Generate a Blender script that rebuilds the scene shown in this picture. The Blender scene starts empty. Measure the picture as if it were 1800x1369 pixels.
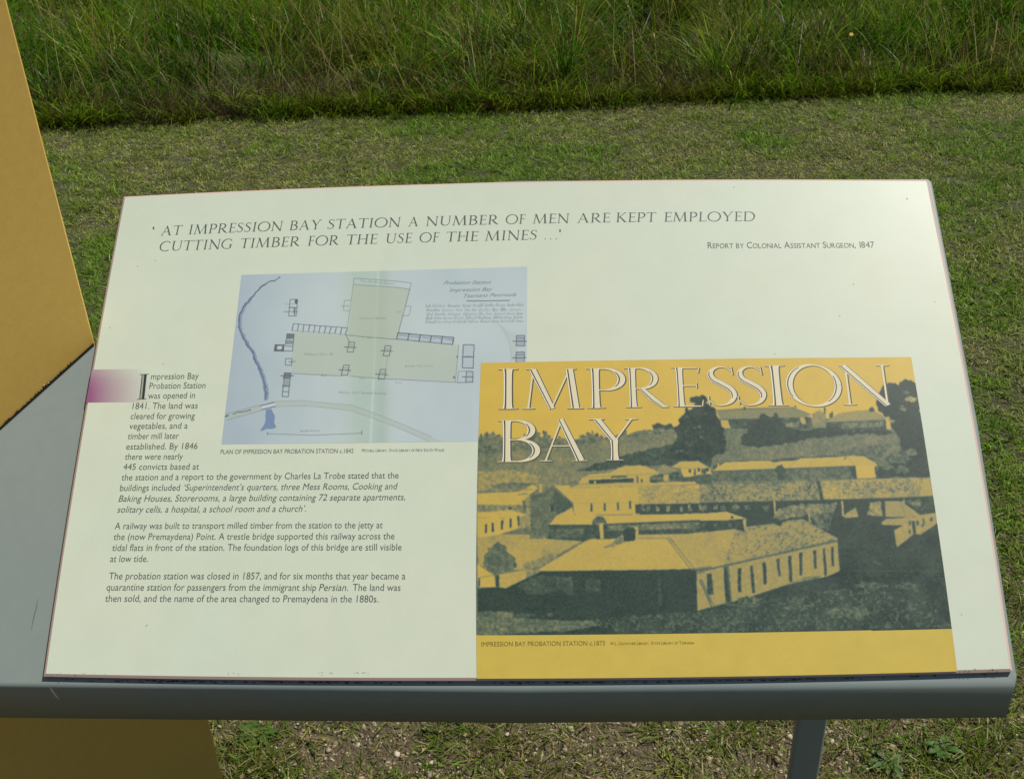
import bpy, math, random
import numpy as np
from mathutils import Matrix, Vector

random.seed(7)
RNG = np.random.default_rng(7)
SC = bpy.context.scene
COL = SC.collection

# ------------------------------------------------------------------ camera
CAMZ = 1.543
F = 1900.0                       # focal length in photo pixels (photo 1800 px wide)
CX, CY = 900.0, 675.0
R = np.array([[0.99923036, -0.00164912, 0.03919138],
              [-0.013765, 0.92083793, 0.3897025],
              [-0.03673157, -0.38994204, 0.92010651]])   # panel axes seen from the camera
T = np.array([0.00780942, 0.02793359, 1.22681738])       # panel centre seen from the camera
_d = np.array([.055, .86, .507]); _X = R[:, 0]
_d = _d - _X * (_X @ _d); _d /= np.linalg.norm(_d)
M = np.array([_X, np.cross(-_d, _X), -_d])                # camera axes -> world axes
CAM = np.array([0, 0, CAMZ])

cd = bpy.data.cameras.new('camera')
cam = bpy.data.objects.new('camera', cd); COL.objects.link(cam)
cd.sensor_fit = 'HORIZONTAL'; cd.sensor_width = 36.0
cd.lens = 36.0 * F / 1800.0
cd.shift_y = -9.5 / 1800.0
cd.clip_start = 0.02; cd.clip_end = 2000.0
_rot = M @ np.diag([1.0, -1.0, -1.0])
cam.matrix_world = Matrix.Translation(Vector(CAM)) @ Matrix(_rot.tolist()).to_4x4()
SC.camera = cam

# ------------------------------------------------------------------ sky, sun, exposure
SUN_EL, SUN_AZ = math.radians(62), math.radians(75)       # azimuth from +Y towards +X
w = bpy.data.worlds.new('World'); SC.world = w; w.use_nodes = True
nt = w.node_tree; nt.nodes.clear()
sky = nt.nodes.new('ShaderNodeTexSky'); sky.sky_type = 'NISHITA'; sky.sun_disc = False
sky.sun_elevation = SUN_EL; sky.sun_rotation = SUN_AZ
bg = nt.nodes.new('ShaderNodeBackground'); bg.inputs['Strength'].default_value = 0.052
wo = nt.nodes.new('ShaderNodeOutputWorld')
nt.links.new(sky.outputs[0], bg.inputs[0]); nt.links.new(bg.outputs[0], wo.inputs[0])
sl = bpy.data.lights.new('sun', 'SUN'); sl.energy = 3.7; sl.angle = math.radians(0.6); sl.color = (1.0, 0.95, 0.86)
so = bpy.data.objects.new('sun', sl); COL.objects.link(so)
sdir = Vector((math.sin(SUN_AZ) * math.cos(SUN_EL), math.cos(SUN_AZ) * math.cos(SUN_EL), math.sin(SUN_EL)))
so.rotation_euler = sdir.to_track_quat('Z', 'Y').to_euler(); so.location = (4, 2, 8)
SC.view_settings.view_transform = 'Standard'; SC.view_settings.look = 'None'
SC.view_settings.exposure = 0.12; SC.view_settings.gamma = 1.0

# ------------------------------------------------------------------ helpers
def lin(c):
    c = np.asarray(c, float) / 255.0
    return np.where(c <= 0.04045, c / 12.92, ((c + 0.055) / 1.055) ** 2.4)

PN = M @ R[:, 2]; PU = M @ R[:, 0]; PV = -(M @ R[:, 1]); PN = -PN   # panel right / up-slope / out of its face
PC = CAM + M @ T                                                    # panel centre in the world

def ray(px, py):
    px = np.asarray(px, float); py = np.asarray(py, float)
    d = np.stack([(px - CX) / F, (py - CY) / F, np.ones_like(px)], -1)
    return d @ M.T

def uv(px, py, h=0.0):
    """photo pixel -> metres on the panel plane (u right, v up the slope), h = height over the face"""
    d = ray(px, py)
    p0 = PC + PN * h
    s = ((p0 - CAM) @ PN) / (d @ PN)
    X = CAM + d * s[..., None] - p0
    return np.stack([X @ PU, X @ PV], -1)

ROOT = np.array([float((PC + PV * -0.29)[0]), float((PC + PV * -0.29)[1]), 0.0])
def plane_pts(q, h):
    q = np.asarray(q, float)
    hh = np.broadcast_to(np.asarray(h, float), q.shape[:-1])
    return PC + q[..., :1] * PU + q[..., 1:2] * PV + hh[..., None] * PN - ROOT

def mesh(name, verts, faces, mat, parent=None, colors=None, smooth=False, mats=None, loc=None):
    me = bpy.data.meshes.new(name)
    verts = np.asarray(verts, np.float32)
    if isinstance(faces, np.ndarray):
        nf, k = faces.shape
        me.vertices.add(len(verts)); me.vertices.foreach_set('co', verts.ravel())
        me.loops.add(nf * k); me.loops.foreach_set('vertex_index', faces.astype(np.int32).ravel())
        me.polygons.add(nf); me.polygons.foreach_set('loop_start', np.arange(0, nf * k, k, dtype=np.int32))
        me.polygons.foreach_set('loop_total', np.full(nf, k, np.int32))
        me.update(calc_edges=True)
    else:
        me.from_pydata(verts.tolist(), [], faces); me.update()
    if colors is not None:
        a = me.attributes.new('Col', 'FLOAT_COLOR', 'POINT')
        c = np.ones((len(verts), 4), np.float32); c[:, :3] = colors
        a.data.foreach_set('color', c.ravel())
    if smooth:
        me.polygons.foreach_set('use_smooth', np.ones(len(me.polygons), bool))
    o = bpy.data.objects.new(name, me); COL.objects.link(o)
    for m in ([mat] if not isinstance(mat, (list, tuple)) else mat): me.materials.append(m)
    if mats is not None: me.polygons.foreach_set('material_index', np.asarray(mats, np.int32))
    if parent is not None: o.parent = parent
    if loc is not None: o.location = loc
    return o

def tag(o, label=None, cat=None, group=None, kind=None):
    if label: o['label'] = label
    if cat: o['category'] = cat
    if group: o['group'] = group
    if kind: o['kind'] = kind
    return o

def empty(name, loc):
    o = bpy.data.objects.new(name, None); COL.objects.link(o); o.location = loc; o.empty_display_size = 0.1
    return o

def material(name, color=(.5, .5, .5), rough=.5, attr=False, noise=None, bump=None, trans=0.0, spec=.5, sat_noise=None):
    m = bpy.data.materials.new(name); m.use_nodes = True
    t = m.node_tree; b = t.nodes['Principled BSDF']
    b.inputs['Roughness'].default_value = rough
    b.inputs['Specular IOR Level'].default_value = spec
    tc = t.nodes.new('ShaderNodeTexCoord')
    if attr:
        at = t.nodes.new('ShaderNodeAttribute'); at.attribute_name = 'Col'; src = at.outputs['Color']
    else:
        rgb = t.nodes.new('ShaderNodeRGB'); rgb.outputs[0].default_value = (*color, 1); src = rgb.outputs[0]
    for (scale, amt, detail, col2) in (noise or []):
        n = t.nodes.new('ShaderNodeTexNoise'); n.inputs['Scale'].default_value = scale; n.inputs['Detail'].default_value = detail
        t.links.new(tc.outputs['Object'], n.inputs['Vector'])
        rp = t.nodes.new('ShaderNodeMapRange'); rp.inputs[1].default_value = .35; rp.inputs[2].default_value = .7
        rp.inputs[3].default_value = 0; rp.inputs[4].default_value = amt
        t.links.new(n.outputs['Fac'], rp.inputs[0])
        mx = t.nodes.new('ShaderNodeMix'); mx.data_type = 'RGBA'
        t.links.new(rp.outputs[0], mx.inputs[0]); t.links.new(src, mx.inputs[6]); mx.inputs[7].default_value = (*col2, 1)
        src = mx.outputs[2]
    t.links.new(src, b.inputs['Base Color'])
    if bump:
        n = t.nodes.new('ShaderNodeTexNoise'); n.inputs['Scale'].default_value = bump[0]; n.inputs['Detail'].default_value = 4
        t.links.new(tc.outputs['Object'], n.inputs['Vector'])
        bp = t.nodes.new('ShaderNodeBump'); bp.inputs['Strength'].default_value = bump[1]; bp.inputs['Distance'].default_value = bump[2]
        t.links.new(n.outputs['Fac'], bp.inputs['Height']); t.links.new(bp.outputs[0], b.inputs['Normal'])
    if trans > 0:
        tr = t.nodes.new('ShaderNodeBsdfTranslucent'); t.links.new(src, tr.inputs['Color'])
        ms = t.nodes.new('ShaderNodeMixShader'); ms.inputs[0].default_value = trans
        out = t.nodes['Material Output']
        t.links.new(b.outputs[0], ms.inputs[1]); t.links.new(tr.outputs[0], ms.inputs[2]); t.links.new(ms.outputs[0], out.inputs['Surface'])
    return m

# smooth value noise for colours and scatter
_tab = np.random.default_rng(99).random((256, 256))
def vnoise(x, y, s=1.0, octaves=1, seed=0):
    out = 0; amp = 1; tot = 0
    for k in range(octaves):
        X = np.asarray(x, float) / s + 37.13 * (seed + k) + 1000; Y = np.asarray(y, float) / s + 91.7 * (seed + k) + 1000
        xi = np.floor(X).astype(int); yi = np.floor(Y).astype(int); fx = X - xi; fy = Y - yi
        fx = fx * fx * (3 - 2 * fx); fy = fy * fy * (3 - 2 * fy)
        a = _tab[yi % 256, xi % 256]; b = _tab[yi % 256, (xi + 1) % 256]
        c = _tab[(yi + 1) % 256, xi % 256]; d = _tab[(yi + 1) % 256, (xi + 1) % 256]
        out = out + amp * ((a * (1 - fx) + b * fx) * (1 - fy) + (c * (1 - fx) + d * fx) * fy)
        tot += amp; amp *= .5; s = s / 2.03
    return out / tot

# ------------------------------------------------------------------ materials
LIT = 0.88       # what the sun and sky make of a white print on the sloping board
def pr(c): return lin(c) / LIT           # sRGB of a printed ink under that light -> its own colour
M_panel = material('cream_print', tuple(pr((197, 205, 185))), .36, noise=[(2.2, .55, 3, tuple(pr((190, 208, 194)))), (9, .30, 5, tuple(pr((206, 205, 180)))), (28, .22, 6, tuple(pr((184, 192, 172)))), (300, .10, 2, tuple(pr((180, 188, 170))))], bump=(900, .03, .0004))
M_edge = material('pinkish_edge', tuple(pr((196, 168, 156))), .45)
M_print = material('printed_picture', attr=True, rough=.38, bump=(900, .03, .0004))
M_ink = material('grey_green_ink', tuple(pr((72, 84, 76))), .5)
M_ink2 = material('olive_ink', tuple(pr((112, 98, 36))), .5)
M_black = material('black_ink', tuple(pr((38, 48, 46))), .5)
M_white = material('white_print', tuple(pr((224, 222, 212))), .4)
M_pale = material('pale_pink_print', tuple(pr((210, 200, 164))), .4)
M_shadow2 = material('dark_inner_line', tuple(pr((70, 72, 52))), .4)
M_shadow = material('dark_letter_outline', tuple(pr((74, 76, 56))), .4)
M_tray = material('grey_paint', (.25, .30, .275), .45, spec=.32, noise=[(3.0, .45, 4, (.21, .27, .255)), (11, .25, 6, (.26, .27, .28)), (60, .25, 4, (.21, .24, .25))], bump=(350, .10, .0006))
M_board = material('yellow_paint', (.73, .475, .11), .5, noise=[(2.5, .5, 4, (.65, .41, .075)), (14, .25, 6, (.70, .50, .14)), (90, .22, 3, (.54, .34, .06)), (230, .25, 2, (.6, .37, .06))], bump=(260, .12, .0006))
M_dark = material('dark_gap', (.02, .018, .012), .9)
M_chip = material('bare_metal_scratch', (.6, .58, .55), .4)
M_dirt = material('dried_dirt', (.07, .06, .045), .9)
M_grass = material('grass_blades', attr=True, rough=.36, trans=.45, spec=.15)
M_lawn = material('lawn_blades', attr=True, rough=.55, trans=.35, spec=.14)
M_soil = material('soil_and_thatch', rough=.95, attr=True, noise=[(55, .45, 5, (.17, .14, .075)), (400, .6, 3, (.05, .045, .022))], bump=(120, .9, .02))
M_stone = material('pebbles', attr=True, rough=.8, noise=[(300, .3, 3, (.25, .2, .15))])
M_leaf = material('weed_leaf', attr=True, rough=.5, trans=.3, spec=.4)

# ------------------------------------------------------------------ ground
def mown_edge(x):                      # where the mown lawn meets the long grass
    x = np.asarray(x, float)
    return 5.17 + .055 * np.clip(x + 2.5, -3, 5) - .03 * np.clip(x - 1.2, 0, 5) + .11 * (vnoise(x, x * 0, .4, 3, 3) - .5)

nx, ny = 120, 160
gx = np.concatenate([[-400, -100, -40], np.linspace(-14, 14, nx), [40, 100, 400]])
gy = np.concatenate([[-400, -60, -15], np.linspace(-3, 22, ny), [50, 120, 600]])
GX, GY = np.meshgrid(gx, gy)
GZ = .03 * (vnoise(GX, GY, 2.5, 2, 1) - .5) * (np.abs(GX) < 20)
GZ[(GY < 3.0)] *= .3
V = np.stack([GX, GY, GZ], -1).reshape(-1, 3)
ii = np.arange(len(gy) - 1)[:, None] * len(gx) + np.arange(len(gx) - 1)[None]
GROUND_ARGS = (V, np.stack([ii, ii + 1, ii + 1 + len(gx), ii + len(gx)], -1).reshape(-1, 4))
def gz(x, y):
    z = .03 * (vnoise(x, y, 2.5, 2, 1) - .5)
    return np.where(np.asarray(y) < 3.0, z * .3, z)

# ------------------------------------------------------------------ grass builder
def blades(x, y, h, wd, lean_a, lean, curl, col, tipcol, seg=3, z0=None):
    """ribbon blades: base point, length, width, heading of the lean, lean and curl (radians)"""
    n = len(x); z = gz(x, y) if z0 is None else z0
    tt = np.linspace(0, 1, seg + 1)
    px = np.zeros((n, seg + 1)); pz = np.zeros((n, seg + 1))
    ang = lean.copy(); cx = np.zeros(n); cz = np.zeros(n)
    for k in range(1, seg + 1):
        a = lean + curl * (k - .5) / seg
        cx = cx + np.sin(a) * h / seg; cz = cz + np.cos(a) * h / seg
        px[:, k] = cx; pz[:, k] = cz
    pz = np.maximum(pz, .002 + .003 * tt)
    dx, dy = np.cos(lean_a), np.sin(lean_a)
    sa = lean_a + math.pi / 2 + RNG.uniform(-.9, .9, n)
    wx, wy = np.cos(sa), np.sin(sa)
    prof = np.where(tt < .35, .75 + .7 * tt, 1.0 - ((tt - .35) / .65) ** 1.6); prof[-1] = .06
    W = wd[:, None] * prof[None] / 2
    bx = x[:, None] + dx[:, None] * px; by = y[:, None] + dy[:, None] * px; bz = z[:, None] + pz
    L = np.stack([bx - wx[:, None] * W, by - wy[:, None] * W, bz], -1)
    Rr = np.stack([bx + wx[:, None] * W, by + wy[:, None] * W, bz], -1)
    V = np.stack([L, Rr], 2).reshape(n, -1, 3)
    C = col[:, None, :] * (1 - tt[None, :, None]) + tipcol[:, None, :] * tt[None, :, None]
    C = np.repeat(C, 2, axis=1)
    base = np.arange(n)[:, None, None] * (2 * (seg + 1)) + np.arange(seg)[None, :, None] * 2
    Fc = base + np.array([0, 1, 3, 2])[None, None]
    return V.reshape(-1, 3), Fc.reshape(-1, 4), C.reshape(-1, 3)

def join(parts):
    vs, fs, cs, o = [], [], [], 0
    for v, f, c in parts:
        vs.append(v); fs.append(f + o); cs.append(c); o += len(v)
    return np.concatenate(vs), np.concatenate(fs), np.concatenate(cs)

def mixc(a, b, t): return np.asarray(a)[None] * (1 - t[:, None]) + np.asarray(b)[None] * t[:, None]
GREEN = (.112, .205, .016); DEEP = (.040, .13, .012); OLIVE = (.215, .225, .035); STRAW = (.46, .40, .19); BROWN = (.20, .145, .06); LIME = (.21, .31, .04); GREY = (.28, .29, .135)
LAWN = 1.5

def gravelness(x, y):                  # 1 on the bare gravelly patch by the sign, 0 on the lawn
    g = np.clip((1.95 - y + .35 * (vnoise(x, y, .35, 3, 5) - .5)) / .5, 0, 1)
    return g * np.clip(1.2 - 1.5 * np.clip(x - .38, 0, 3), .22, 1)

_gr = gravelness(GX.ravel(), GY.ravel())[:, None]
_deep = np.clip((GY.ravel() - 5.2) * 3, 0, 1)[:, None]
_gc = np.array((.075, .085, .026)) * (1 - _gr) + np.array((.15, .115, .06)) * _gr
_gc = _gc * (1 - _deep) + np.array((.05, .05, .02)) * _deep
ground = mesh('ground', GROUND_ARGS[0], GROUND_ARGS[1], M_soil, smooth=True, colors=_gc)
tag(ground, kind='structure')

# ---- mown lawn
def lawn():
    parts = []
    n = 700000
    y = RNG.uniform(0.0, 1.0, n) ** .8 * 5.6 + .15
    half = np.minimum(1.6 + .62 * y, 5.0); x = RNG.uniform(-1, 1, n) * half
    hole = vnoise(x, y, .05, 2, 17)
    keep = (y < mown_edge(x) + .05) & (RNG.random(n) > gravelness(x, y) * (.80 + .3 * (vnoise(x, y, .12, 2, 8) - .3))) & (RNG.random(n) < np.clip((hole - .22) * 6, .12, 1))
    x, y = x[keep], y[keep]; n = len(x)
    patch = vnoise(x, y, .38, 3, 11); fine = vnoise(x, y, .05, 2, 12); big = vnoise(x, y, 1.3, 2, 18); clump = vnoise(x, y, .045, 1, 14)
    green = np.clip((patch - .5) * 3.0 + .52 + (big - .5) * .9 + (fine - .5) * .9 + .25 * np.clip(3 - y, 0, 1) + .22 * np.clip(x - .7, 0, 1) * np.clip(4.6 - y, 0, 1), 0, 1)
    h = (.011 + .020 * RNG.random(n)) * (.75 + .5 * green) * (.6 + .8 * fine)
    wd = RNG.uniform(.0019, .0042, n) * (.72 + .09 * y)
    la = 12.6 * clump + RNG.normal(0, .8, n)
    lean = np.abs(RNG.normal(.75, .35, n)); curl = RNG.normal(.6, .4, n)
    c = mixc(OLIVE, GREEN, green); r = RNG.random(n)
    c = np.where((r < .03)[:, None], np.array(STRAW) * .8, c)
    c = np.where(((r > .10) & (r < .10 + .30 * (1 - green)))[:, None], np.array(GREY), c)
    c = np.where(((r > .86))[:, None], np.array(LIME), c)
    c = c * RNG.uniform(.65, 1.35, (n, 1)) * LAWN
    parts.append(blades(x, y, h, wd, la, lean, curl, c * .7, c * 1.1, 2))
    # clippings lying flat, dry
    n = 90000
    y = RNG.uniform(0, 1, n) ** .8 * 5.5 + .15; x = RNG.uniform(-1, 1, n) * np.minimum(1.6 + .62 * y, 5.0)
    dry = vnoise(x, y, .38, 3, 11) * .7 + .3 * vnoise(x, y, .15, 2, 21)
    keep = (y < mown_edge(x)) & (RNG.random(n) < np.clip(1.35 - 1.9 * dry, .12, 1) * np.clip((y - .9) / .5, 0, 1) ** .5)
    x, y = x[keep], y[keep]; n = len(x)
    c = np.where((RNG.random(n) < .6)[:, None], np.array(GREY), np.array(OLIVE) * 1.1) * RNG.uniform(.4, 1.0, (n, 1)) * LAWN
    parts.append(blades(x, y, RNG.uniform(.012, .038, n), RNG.uniform(.0018, .0034, n), RNG.uniform(0, 6.28, n), RNG.normal(1.38, .14, n),
                        RNG.normal(.1, .25, n), c, c, 2, gz(x, y) + RNG.uniform(.002, .024, n)))
    # dry straw and roots among the gravel
    n = 48000; y = RNG.uniform(.9, 2.1, n); x = RNG.uniform(-1.2, 1.6, n)
    keep = RNG.random(n) < (.15 + .9 * vnoise(x, y, .09, 2, 63)); x, y = x[keep], y[keep]; n = len(x)
    c = np.where((RNG.random(n) < .55)[:, None], np.array(BROWN) * 1.2, np.where((RNG.random(n) < .6)[:, None], np.array(STRAW) * .75, np.array(OLIVE))) * RNG.uniform(.4, 1.2, (n, 1))
    parts.append(blades(x, y, RNG.uniform(.008, .032, n), RNG.uniform(.0010, .0024, n), RNG.uniform(0, 6.28, n), RNG.normal(1.35, .22, n), RNG.normal(.1, .5, n), c, c, 2, gz(x, y) + RNG.uniform(.001, .008, n)))
    m = 620; ty = RNG.uniform(1.0, 1.9, m); tx = RNG.uniform(-.8, 1.3, m); ok = (vnoise(tx, ty, .2, 2, 66) > .47) | (tx > .55); tx, ty = tx[ok], ty[ok]; ex = RNG.normal(0, 1, (26, 2)) * np.array((.035, .03)) + np.array((-.55, 1.30)); ex = np.concatenate([ex, RNG.normal(0, 1, (40, 2)) * np.array((.09, .05)) + np.array((.70, 1.30))]); tx = np.r_[tx, ex[:, 0]]; ty = np.r_[ty, ex[:, 1]]; m = len(tx); k = 22
    x = np.repeat(tx, k) + RNG.normal(0, .010, m * k); y = np.repeat(ty, k) + RNG.normal(0, .010, m * k); n = m * k
    la = np.arctan2(y - np.repeat(ty, k), x - np.repeat(tx, k)) + RNG.normal(0, .4, n)
    c = mixc(OLIVE, GREEN, np.repeat(RNG.random(m), k)) * RNG.uniform(.5, 1.3, (n, 1)); c = np.where((RNG.random(n) < .22)[:, None], np.array(STRAW) * .8, c)
    parts.append(blades(x, y, RNG.uniform(.015, .048, n), RNG.uniform(.0012, .003, n), la, RNG.uniform(.3, 1.35, n), RNG.uniform(0, .9, n), c * .6, c * 1.1, 3))
    # tufts that stand up a little
    m = 1900
    ty = RNG.uniform(.6, 5.3, m); tx = RNG.uniform(-1, 1, m) * (1.5 + .55 * ty)
    ok = (ty < mown_edge(tx)) & ((ty > 1.9) | (RNG.random(m) < .55)); tx, ty = tx[ok], ty[ok]; m = len(tx)
    k = 26
    x = np.repeat(tx, k) + RNG.normal(0, .022, m * k); y = np.repeat(ty, k) + RNG.normal(0, .022, m * k); n = m * k
    la = np.arctan2(y - np.repeat(ty, k), x - np.repeat(tx, k)) + RNG.normal(0, .4, n)
    c = mixc(GREEN, LIME, np.repeat(RNG.random(m), k)) * RNG.uniform(.6, 1.2, (n, 1)) * np.repeat(RNG.uniform(.7, 1.2, m), k)[:, None]
    parts.append(blades(x, y, RNG.uniform(.02, .05, n), RNG.uniform(.002, .0045, n), la, RNG.uniform(.4, 1.3, n), RNG.uniform(.1, .9, n), c * .7, c * 1.1, 3))
    v, f, c = join(parts)
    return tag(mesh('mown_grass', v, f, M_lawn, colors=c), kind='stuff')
lawn()

# ---- long grass beyond the mown edge
LG_GREEN = (.115, .245, .006); LG_DEEP = (.040, .130, .007); LG_OLIVE = (.20, .205, .014); LG_LIME = (.25, .35, .018); LG_BROWN = (.15, .11, .035); LG_STRAW = (.40, .36, .13)
def hollow(x, y):                      # 1 inside the dark dips in the growth
    a = np.exp(-(((x + 2.15) / .62) ** 2 + ((y - 6.45) / .34) ** 2) ** 2)
    b = np.exp(-(((x - 2.85) / .22) ** 2 + ((y - 6.2) / .4) ** 2) ** 2)
    c = np.exp(-(((x - .55) / .3) ** 2 + ((y - 5.42) / .13) ** 2) ** 2)
    return np.clip(a + b + c, 0, 1)
def long_grass():
    GREEN, DEEP, OLIVE, LIME, BROWN, STRAW = LG_GREEN, LG_DEEP, LG_OLIVE, LG_LIME, LG_BROWN, LG_STRAW
    parts = []
    def field(n, y0, y1, hmin, hmax, wmin, wmax, seg, dens_s):
        y = RNG.uniform(y0, y1, n); half = 3.2 + .62 * y; x = RNG.uniform(-1, 1, n) * half
        y = np.maximum(y, mown_edge(x) + RNG.exponential(.05, n))
        cl = vnoise(x, y, .34, 3, 31); big = vnoise(x, y, 1.1, 2, 33)
        keep = RNG.random(n) < np.clip(.1 + 1.9 * (cl - .25), .05, 1) * (1 - .96 * hollow(x, y))
        x, y, cl, big = x[keep], y[keep], cl[keep], big[keep]; n = len(x)
        front = np.clip((y - mown_edge(x)) / .55, 0, 1)
        hh = (hmin + (hmax - hmin) * RNG.random(n) ** 1.4) * (.45 + .95 * cl) * (.34 + .66 * front) * (.75 + .5 * big)
        la = 6.28 * vnoise(x, y, .5, 2, 36) * 1.6 + RNG.normal(0, .7, n)
        la = np.where(RNG.random(n) < .25 * (1 - front), -1.57 + RNG.normal(0, .7, n), la)
        lean = np.abs(RNG.normal(.42, .34, n)); curl = np.abs(RNG.normal(1.15, .7, n))
        t = np.clip((big - .5) * 2.2 + .5 + RNG.normal(0, .25, n), 0, 1)
        c = mixc(DEEP, GREEN, t); r = RNG.random(n)
        warm = np.clip((vnoise(x, y, .55, 3, 41) - .52) * 4, 0, 1)
        c = c * (1 - .6 * warm[:, None]) + np.array(OLIVE) * .6 * warm[:, None]
        c = np.where((r < .03 + .22 * warm)[:, None], np.array(BROWN), c)
        c = np.where((r > .965 - .04 * warm)[:, None], np.array(STRAW) * .8, c)
        c = np.where(((r > .80) & (r < .88))[:, None], np.array(LIME) * .8, c)
        c = c * RNG.uniform(.55, 1.45, (n, 1)) * 1.25
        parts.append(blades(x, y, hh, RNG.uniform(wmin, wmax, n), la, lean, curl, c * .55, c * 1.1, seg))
    def tufts(m, y0, y1, k, hs, spread):
        ty = RNG.uniform(y0, y1, m); tx = RNG.uniform(-1, 1, m) * (2.6 + .55 * ty); ty = np.maximum(ty, mown_edge(tx) + RNG.uniform(.03, .25, m))
        hole = vnoise(tx, ty, .75, 2, 47); ok = RNG.random(m) < np.clip((hole - .42) * 7, .03, 1) * (1 - .97 * hollow(tx, ty)); tx, ty = tx[ok], ty[ok]; m = len(tx)
        hue = RNG.random(m); th = RNG.uniform(hs[0], hs[1], m) * (.35 + 1.2 * vnoise(tx, ty, .8, 2, 48)); dirn = RNG.uniform(0, 6.28, m); lt = np.abs(RNG.normal(.2, .25, m))
        th = th * (.38 + .62 * np.clip((ty - mown_edge(tx)) / .6, 0, 1)); br = RNG.uniform(.35, 1.55, m) ** 1.15
        n = m * k; R1 = lambda a: np.repeat(a, k)
        ra = RNG.uniform(0, 6.28, n); rr = np.abs(RNG.normal(0, spread, n)); x = R1(tx) + rr * np.cos(ra); y = R1(ty) + rr * np.sin(ra)
        y = np.maximum(y, mown_edge(x) + .0)
        la = ra + RNG.normal(0, .35, n); w_ = RNG.random(n) < .45; la = np.where(w_, R1(dirn) + RNG.normal(0, .5, n), la)
        h = R1(th) * RNG.uniform(.45, 1.15, n); lean = np.clip(R1(lt) + rr / spread * .34 + RNG.normal(0, .14, n), 0, 1.4); curl = np.abs(RNG.normal(1.15, .75, n))
        hu = R1(hue)[:, None]
        c = np.where(hu < .34, np.array(GREEN), np.where(hu < .56, np.array(DEEP) * 1.2, np.where(hu < .72, np.array(LIME), np.where(hu < .90, np.array(OLIVE), np.array((.22, .18, .06))))))
        c = c * R1(br)[:, None] * RNG.uniform(.5, 1.5, (n, 1)); c = np.where((RNG.random(n) < .045)[:, None], np.array(STRAW), c)
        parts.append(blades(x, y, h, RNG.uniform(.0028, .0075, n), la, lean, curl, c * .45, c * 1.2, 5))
    tufts(1300, 5.15, 5.7, 46, (.16, .42), .035)
    m = 620; k = 34; tx = RNG.uniform(-4, 4.6, m); keepm = vnoise(tx, tx * 0, .28, 2, 52) > .40; tx = tx[keepm]; m = len(tx); ty = mown_edge(tx) + RNG.uniform(-.03, .10, m); n = m * k
    R1 = lambda a: np.repeat(a, k)
    ra = RNG.uniform(0, 6.28, n); rr = np.abs(RNG.normal(0, .03, n)); x = R1(tx) + rr * np.cos(ra); y = R1(ty) + rr * np.sin(ra)
    c = mixc(GREEN, LIME, R1(RNG.random(m))); c = np.where(R1(RNG.random(m) < .3)[:, None], np.array(OLIVE), c) * R1(RNG.uniform(.55, 1.2, m))[:, None] * RNG.uniform(.5, 1.4, (n, 1))
    parts.append(blades(x, y, R1(RNG.uniform(.05, .19, m)) * RNG.uniform(.5, 1.1, n), RNG.uniform(.0025, .0055, n), ra + RNG.normal(0, .4, n), RNG.uniform(.15, 1.0, n), np.abs(RNG.normal(.8, .5, n)), c * .6, c * 1.15, 4))
    tufts(2200, 5.5, 7.0, 46, (.22, .56), .045)
    tufts(2000, 6.8, 9.2, 40, (.25, .6), .06)
    field(34000, 5.15, 6.3, .12, .46, .003, .0075, 5, 1)
    field(44000, 6.1, 8.3, .16, .5, .0035, .0085, 4, 1)
    field(60000, 8.0, 13.5, .3, .8, .006, .012, 3, 1)
    # dead thatch near the ground at the mown edge
    n = 16000; x = RNG.uniform(-5, 5.5, n); y = mown_edge(x) + np.abs(RNG.normal(.06, .22, n))
    c = np.where((RNG.random(n) < .7)[:, None], np.array(BROWN) * .7, np.array(STRAW) * .55) * RNG.uniform(.5, 1.2, (n, 1))
    parts.append(blades(x, y, RNG.uniform(.08, .3, n), RNG.uniform(.003, .006, n), RNG.uniform(0, 6.28, n), RNG.normal(1.1, .35, n), RNG.normal(.25, .3, n), c * .6, c, 4))
    # drooping leaves hanging over the mown edge
    n = 1500; x = RNG.uniform(-4.5, 5, n); y = mown_edge(x) + RNG.uniform(-.01, .12, n)
    keep = vnoise(x, x * 0, .3, 2, 50) > .52; x, y = x[keep], y[keep]; n = len(x)
    c = mixc(GREEN, LIME, RNG.random(n)) * RNG.uniform(.6, 1.3, (n, 1))
    parts.append(blades(x, y, RNG.uniform(.12, .34, n), RNG.uniform(.003, .007, n), RNG.normal(-1.57, .9, n), RNG.uniform(.2, .7, n), RNG.uniform(.8, 1.7, n), c * .7, c * 1.15, 6))
    # seed stalks
    n = 900; y = 5.2 + RNG.exponential(.9, n); x = RNG.uniform(-1, 1, n) * (2.2 + .6 * y); y = np.maximum(y, mown_edge(x) + .05)
    c = np.where((RNG.random(n) < .6)[:, None], np.array(STRAW), np.array((.22, .15, .07))) * RNG.uniform(.5, 1.1, (n, 1))
    h = RNG.uniform(.3, .75, n); la = RNG.normal(math.pi * .85, 1.2, n); le = np.abs(RNG.normal(.42, .3, n)); cu = np.abs(RNG.normal(.3, .3, n))
    parts.append(blades(x, y, h, RNG.uniform(.0022, .0042, n), la, le, cu, c, c, 5))
    # the feathery heads on the stalks
    k = 9; s = RNG.uniform(.72, 1.0, (n, k)); a = le[:, None] + cu[:, None] * s * .55
    hx = np.sin(a) * h[:, None] * s; hz = np.cos(a) * h[:, None] * s
    bx = x[:, None] + np.cos(la)[:, None] * hx; by = y[:, None] + np.sin(la)[:, None] * hx
    cc = np.repeat(c, k, 0) * RNG.uniform(.7, 1.2, (n * k, 1)) * np.array([1.0, .88, .85])
    parts.append(blades(bx.ravel(), by.ravel(), RNG.uniform(.012, .035, n * k), RNG.uniform(.003, .006, n * k), RNG.uniform(0, 6.28, n * k),
                        RNG.uniform(.3, 1.1, n * k), RNG.normal(0, .4, n * k), cc, cc, 2, (gz(x, y)[:, None] + hz).ravel()))
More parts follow.
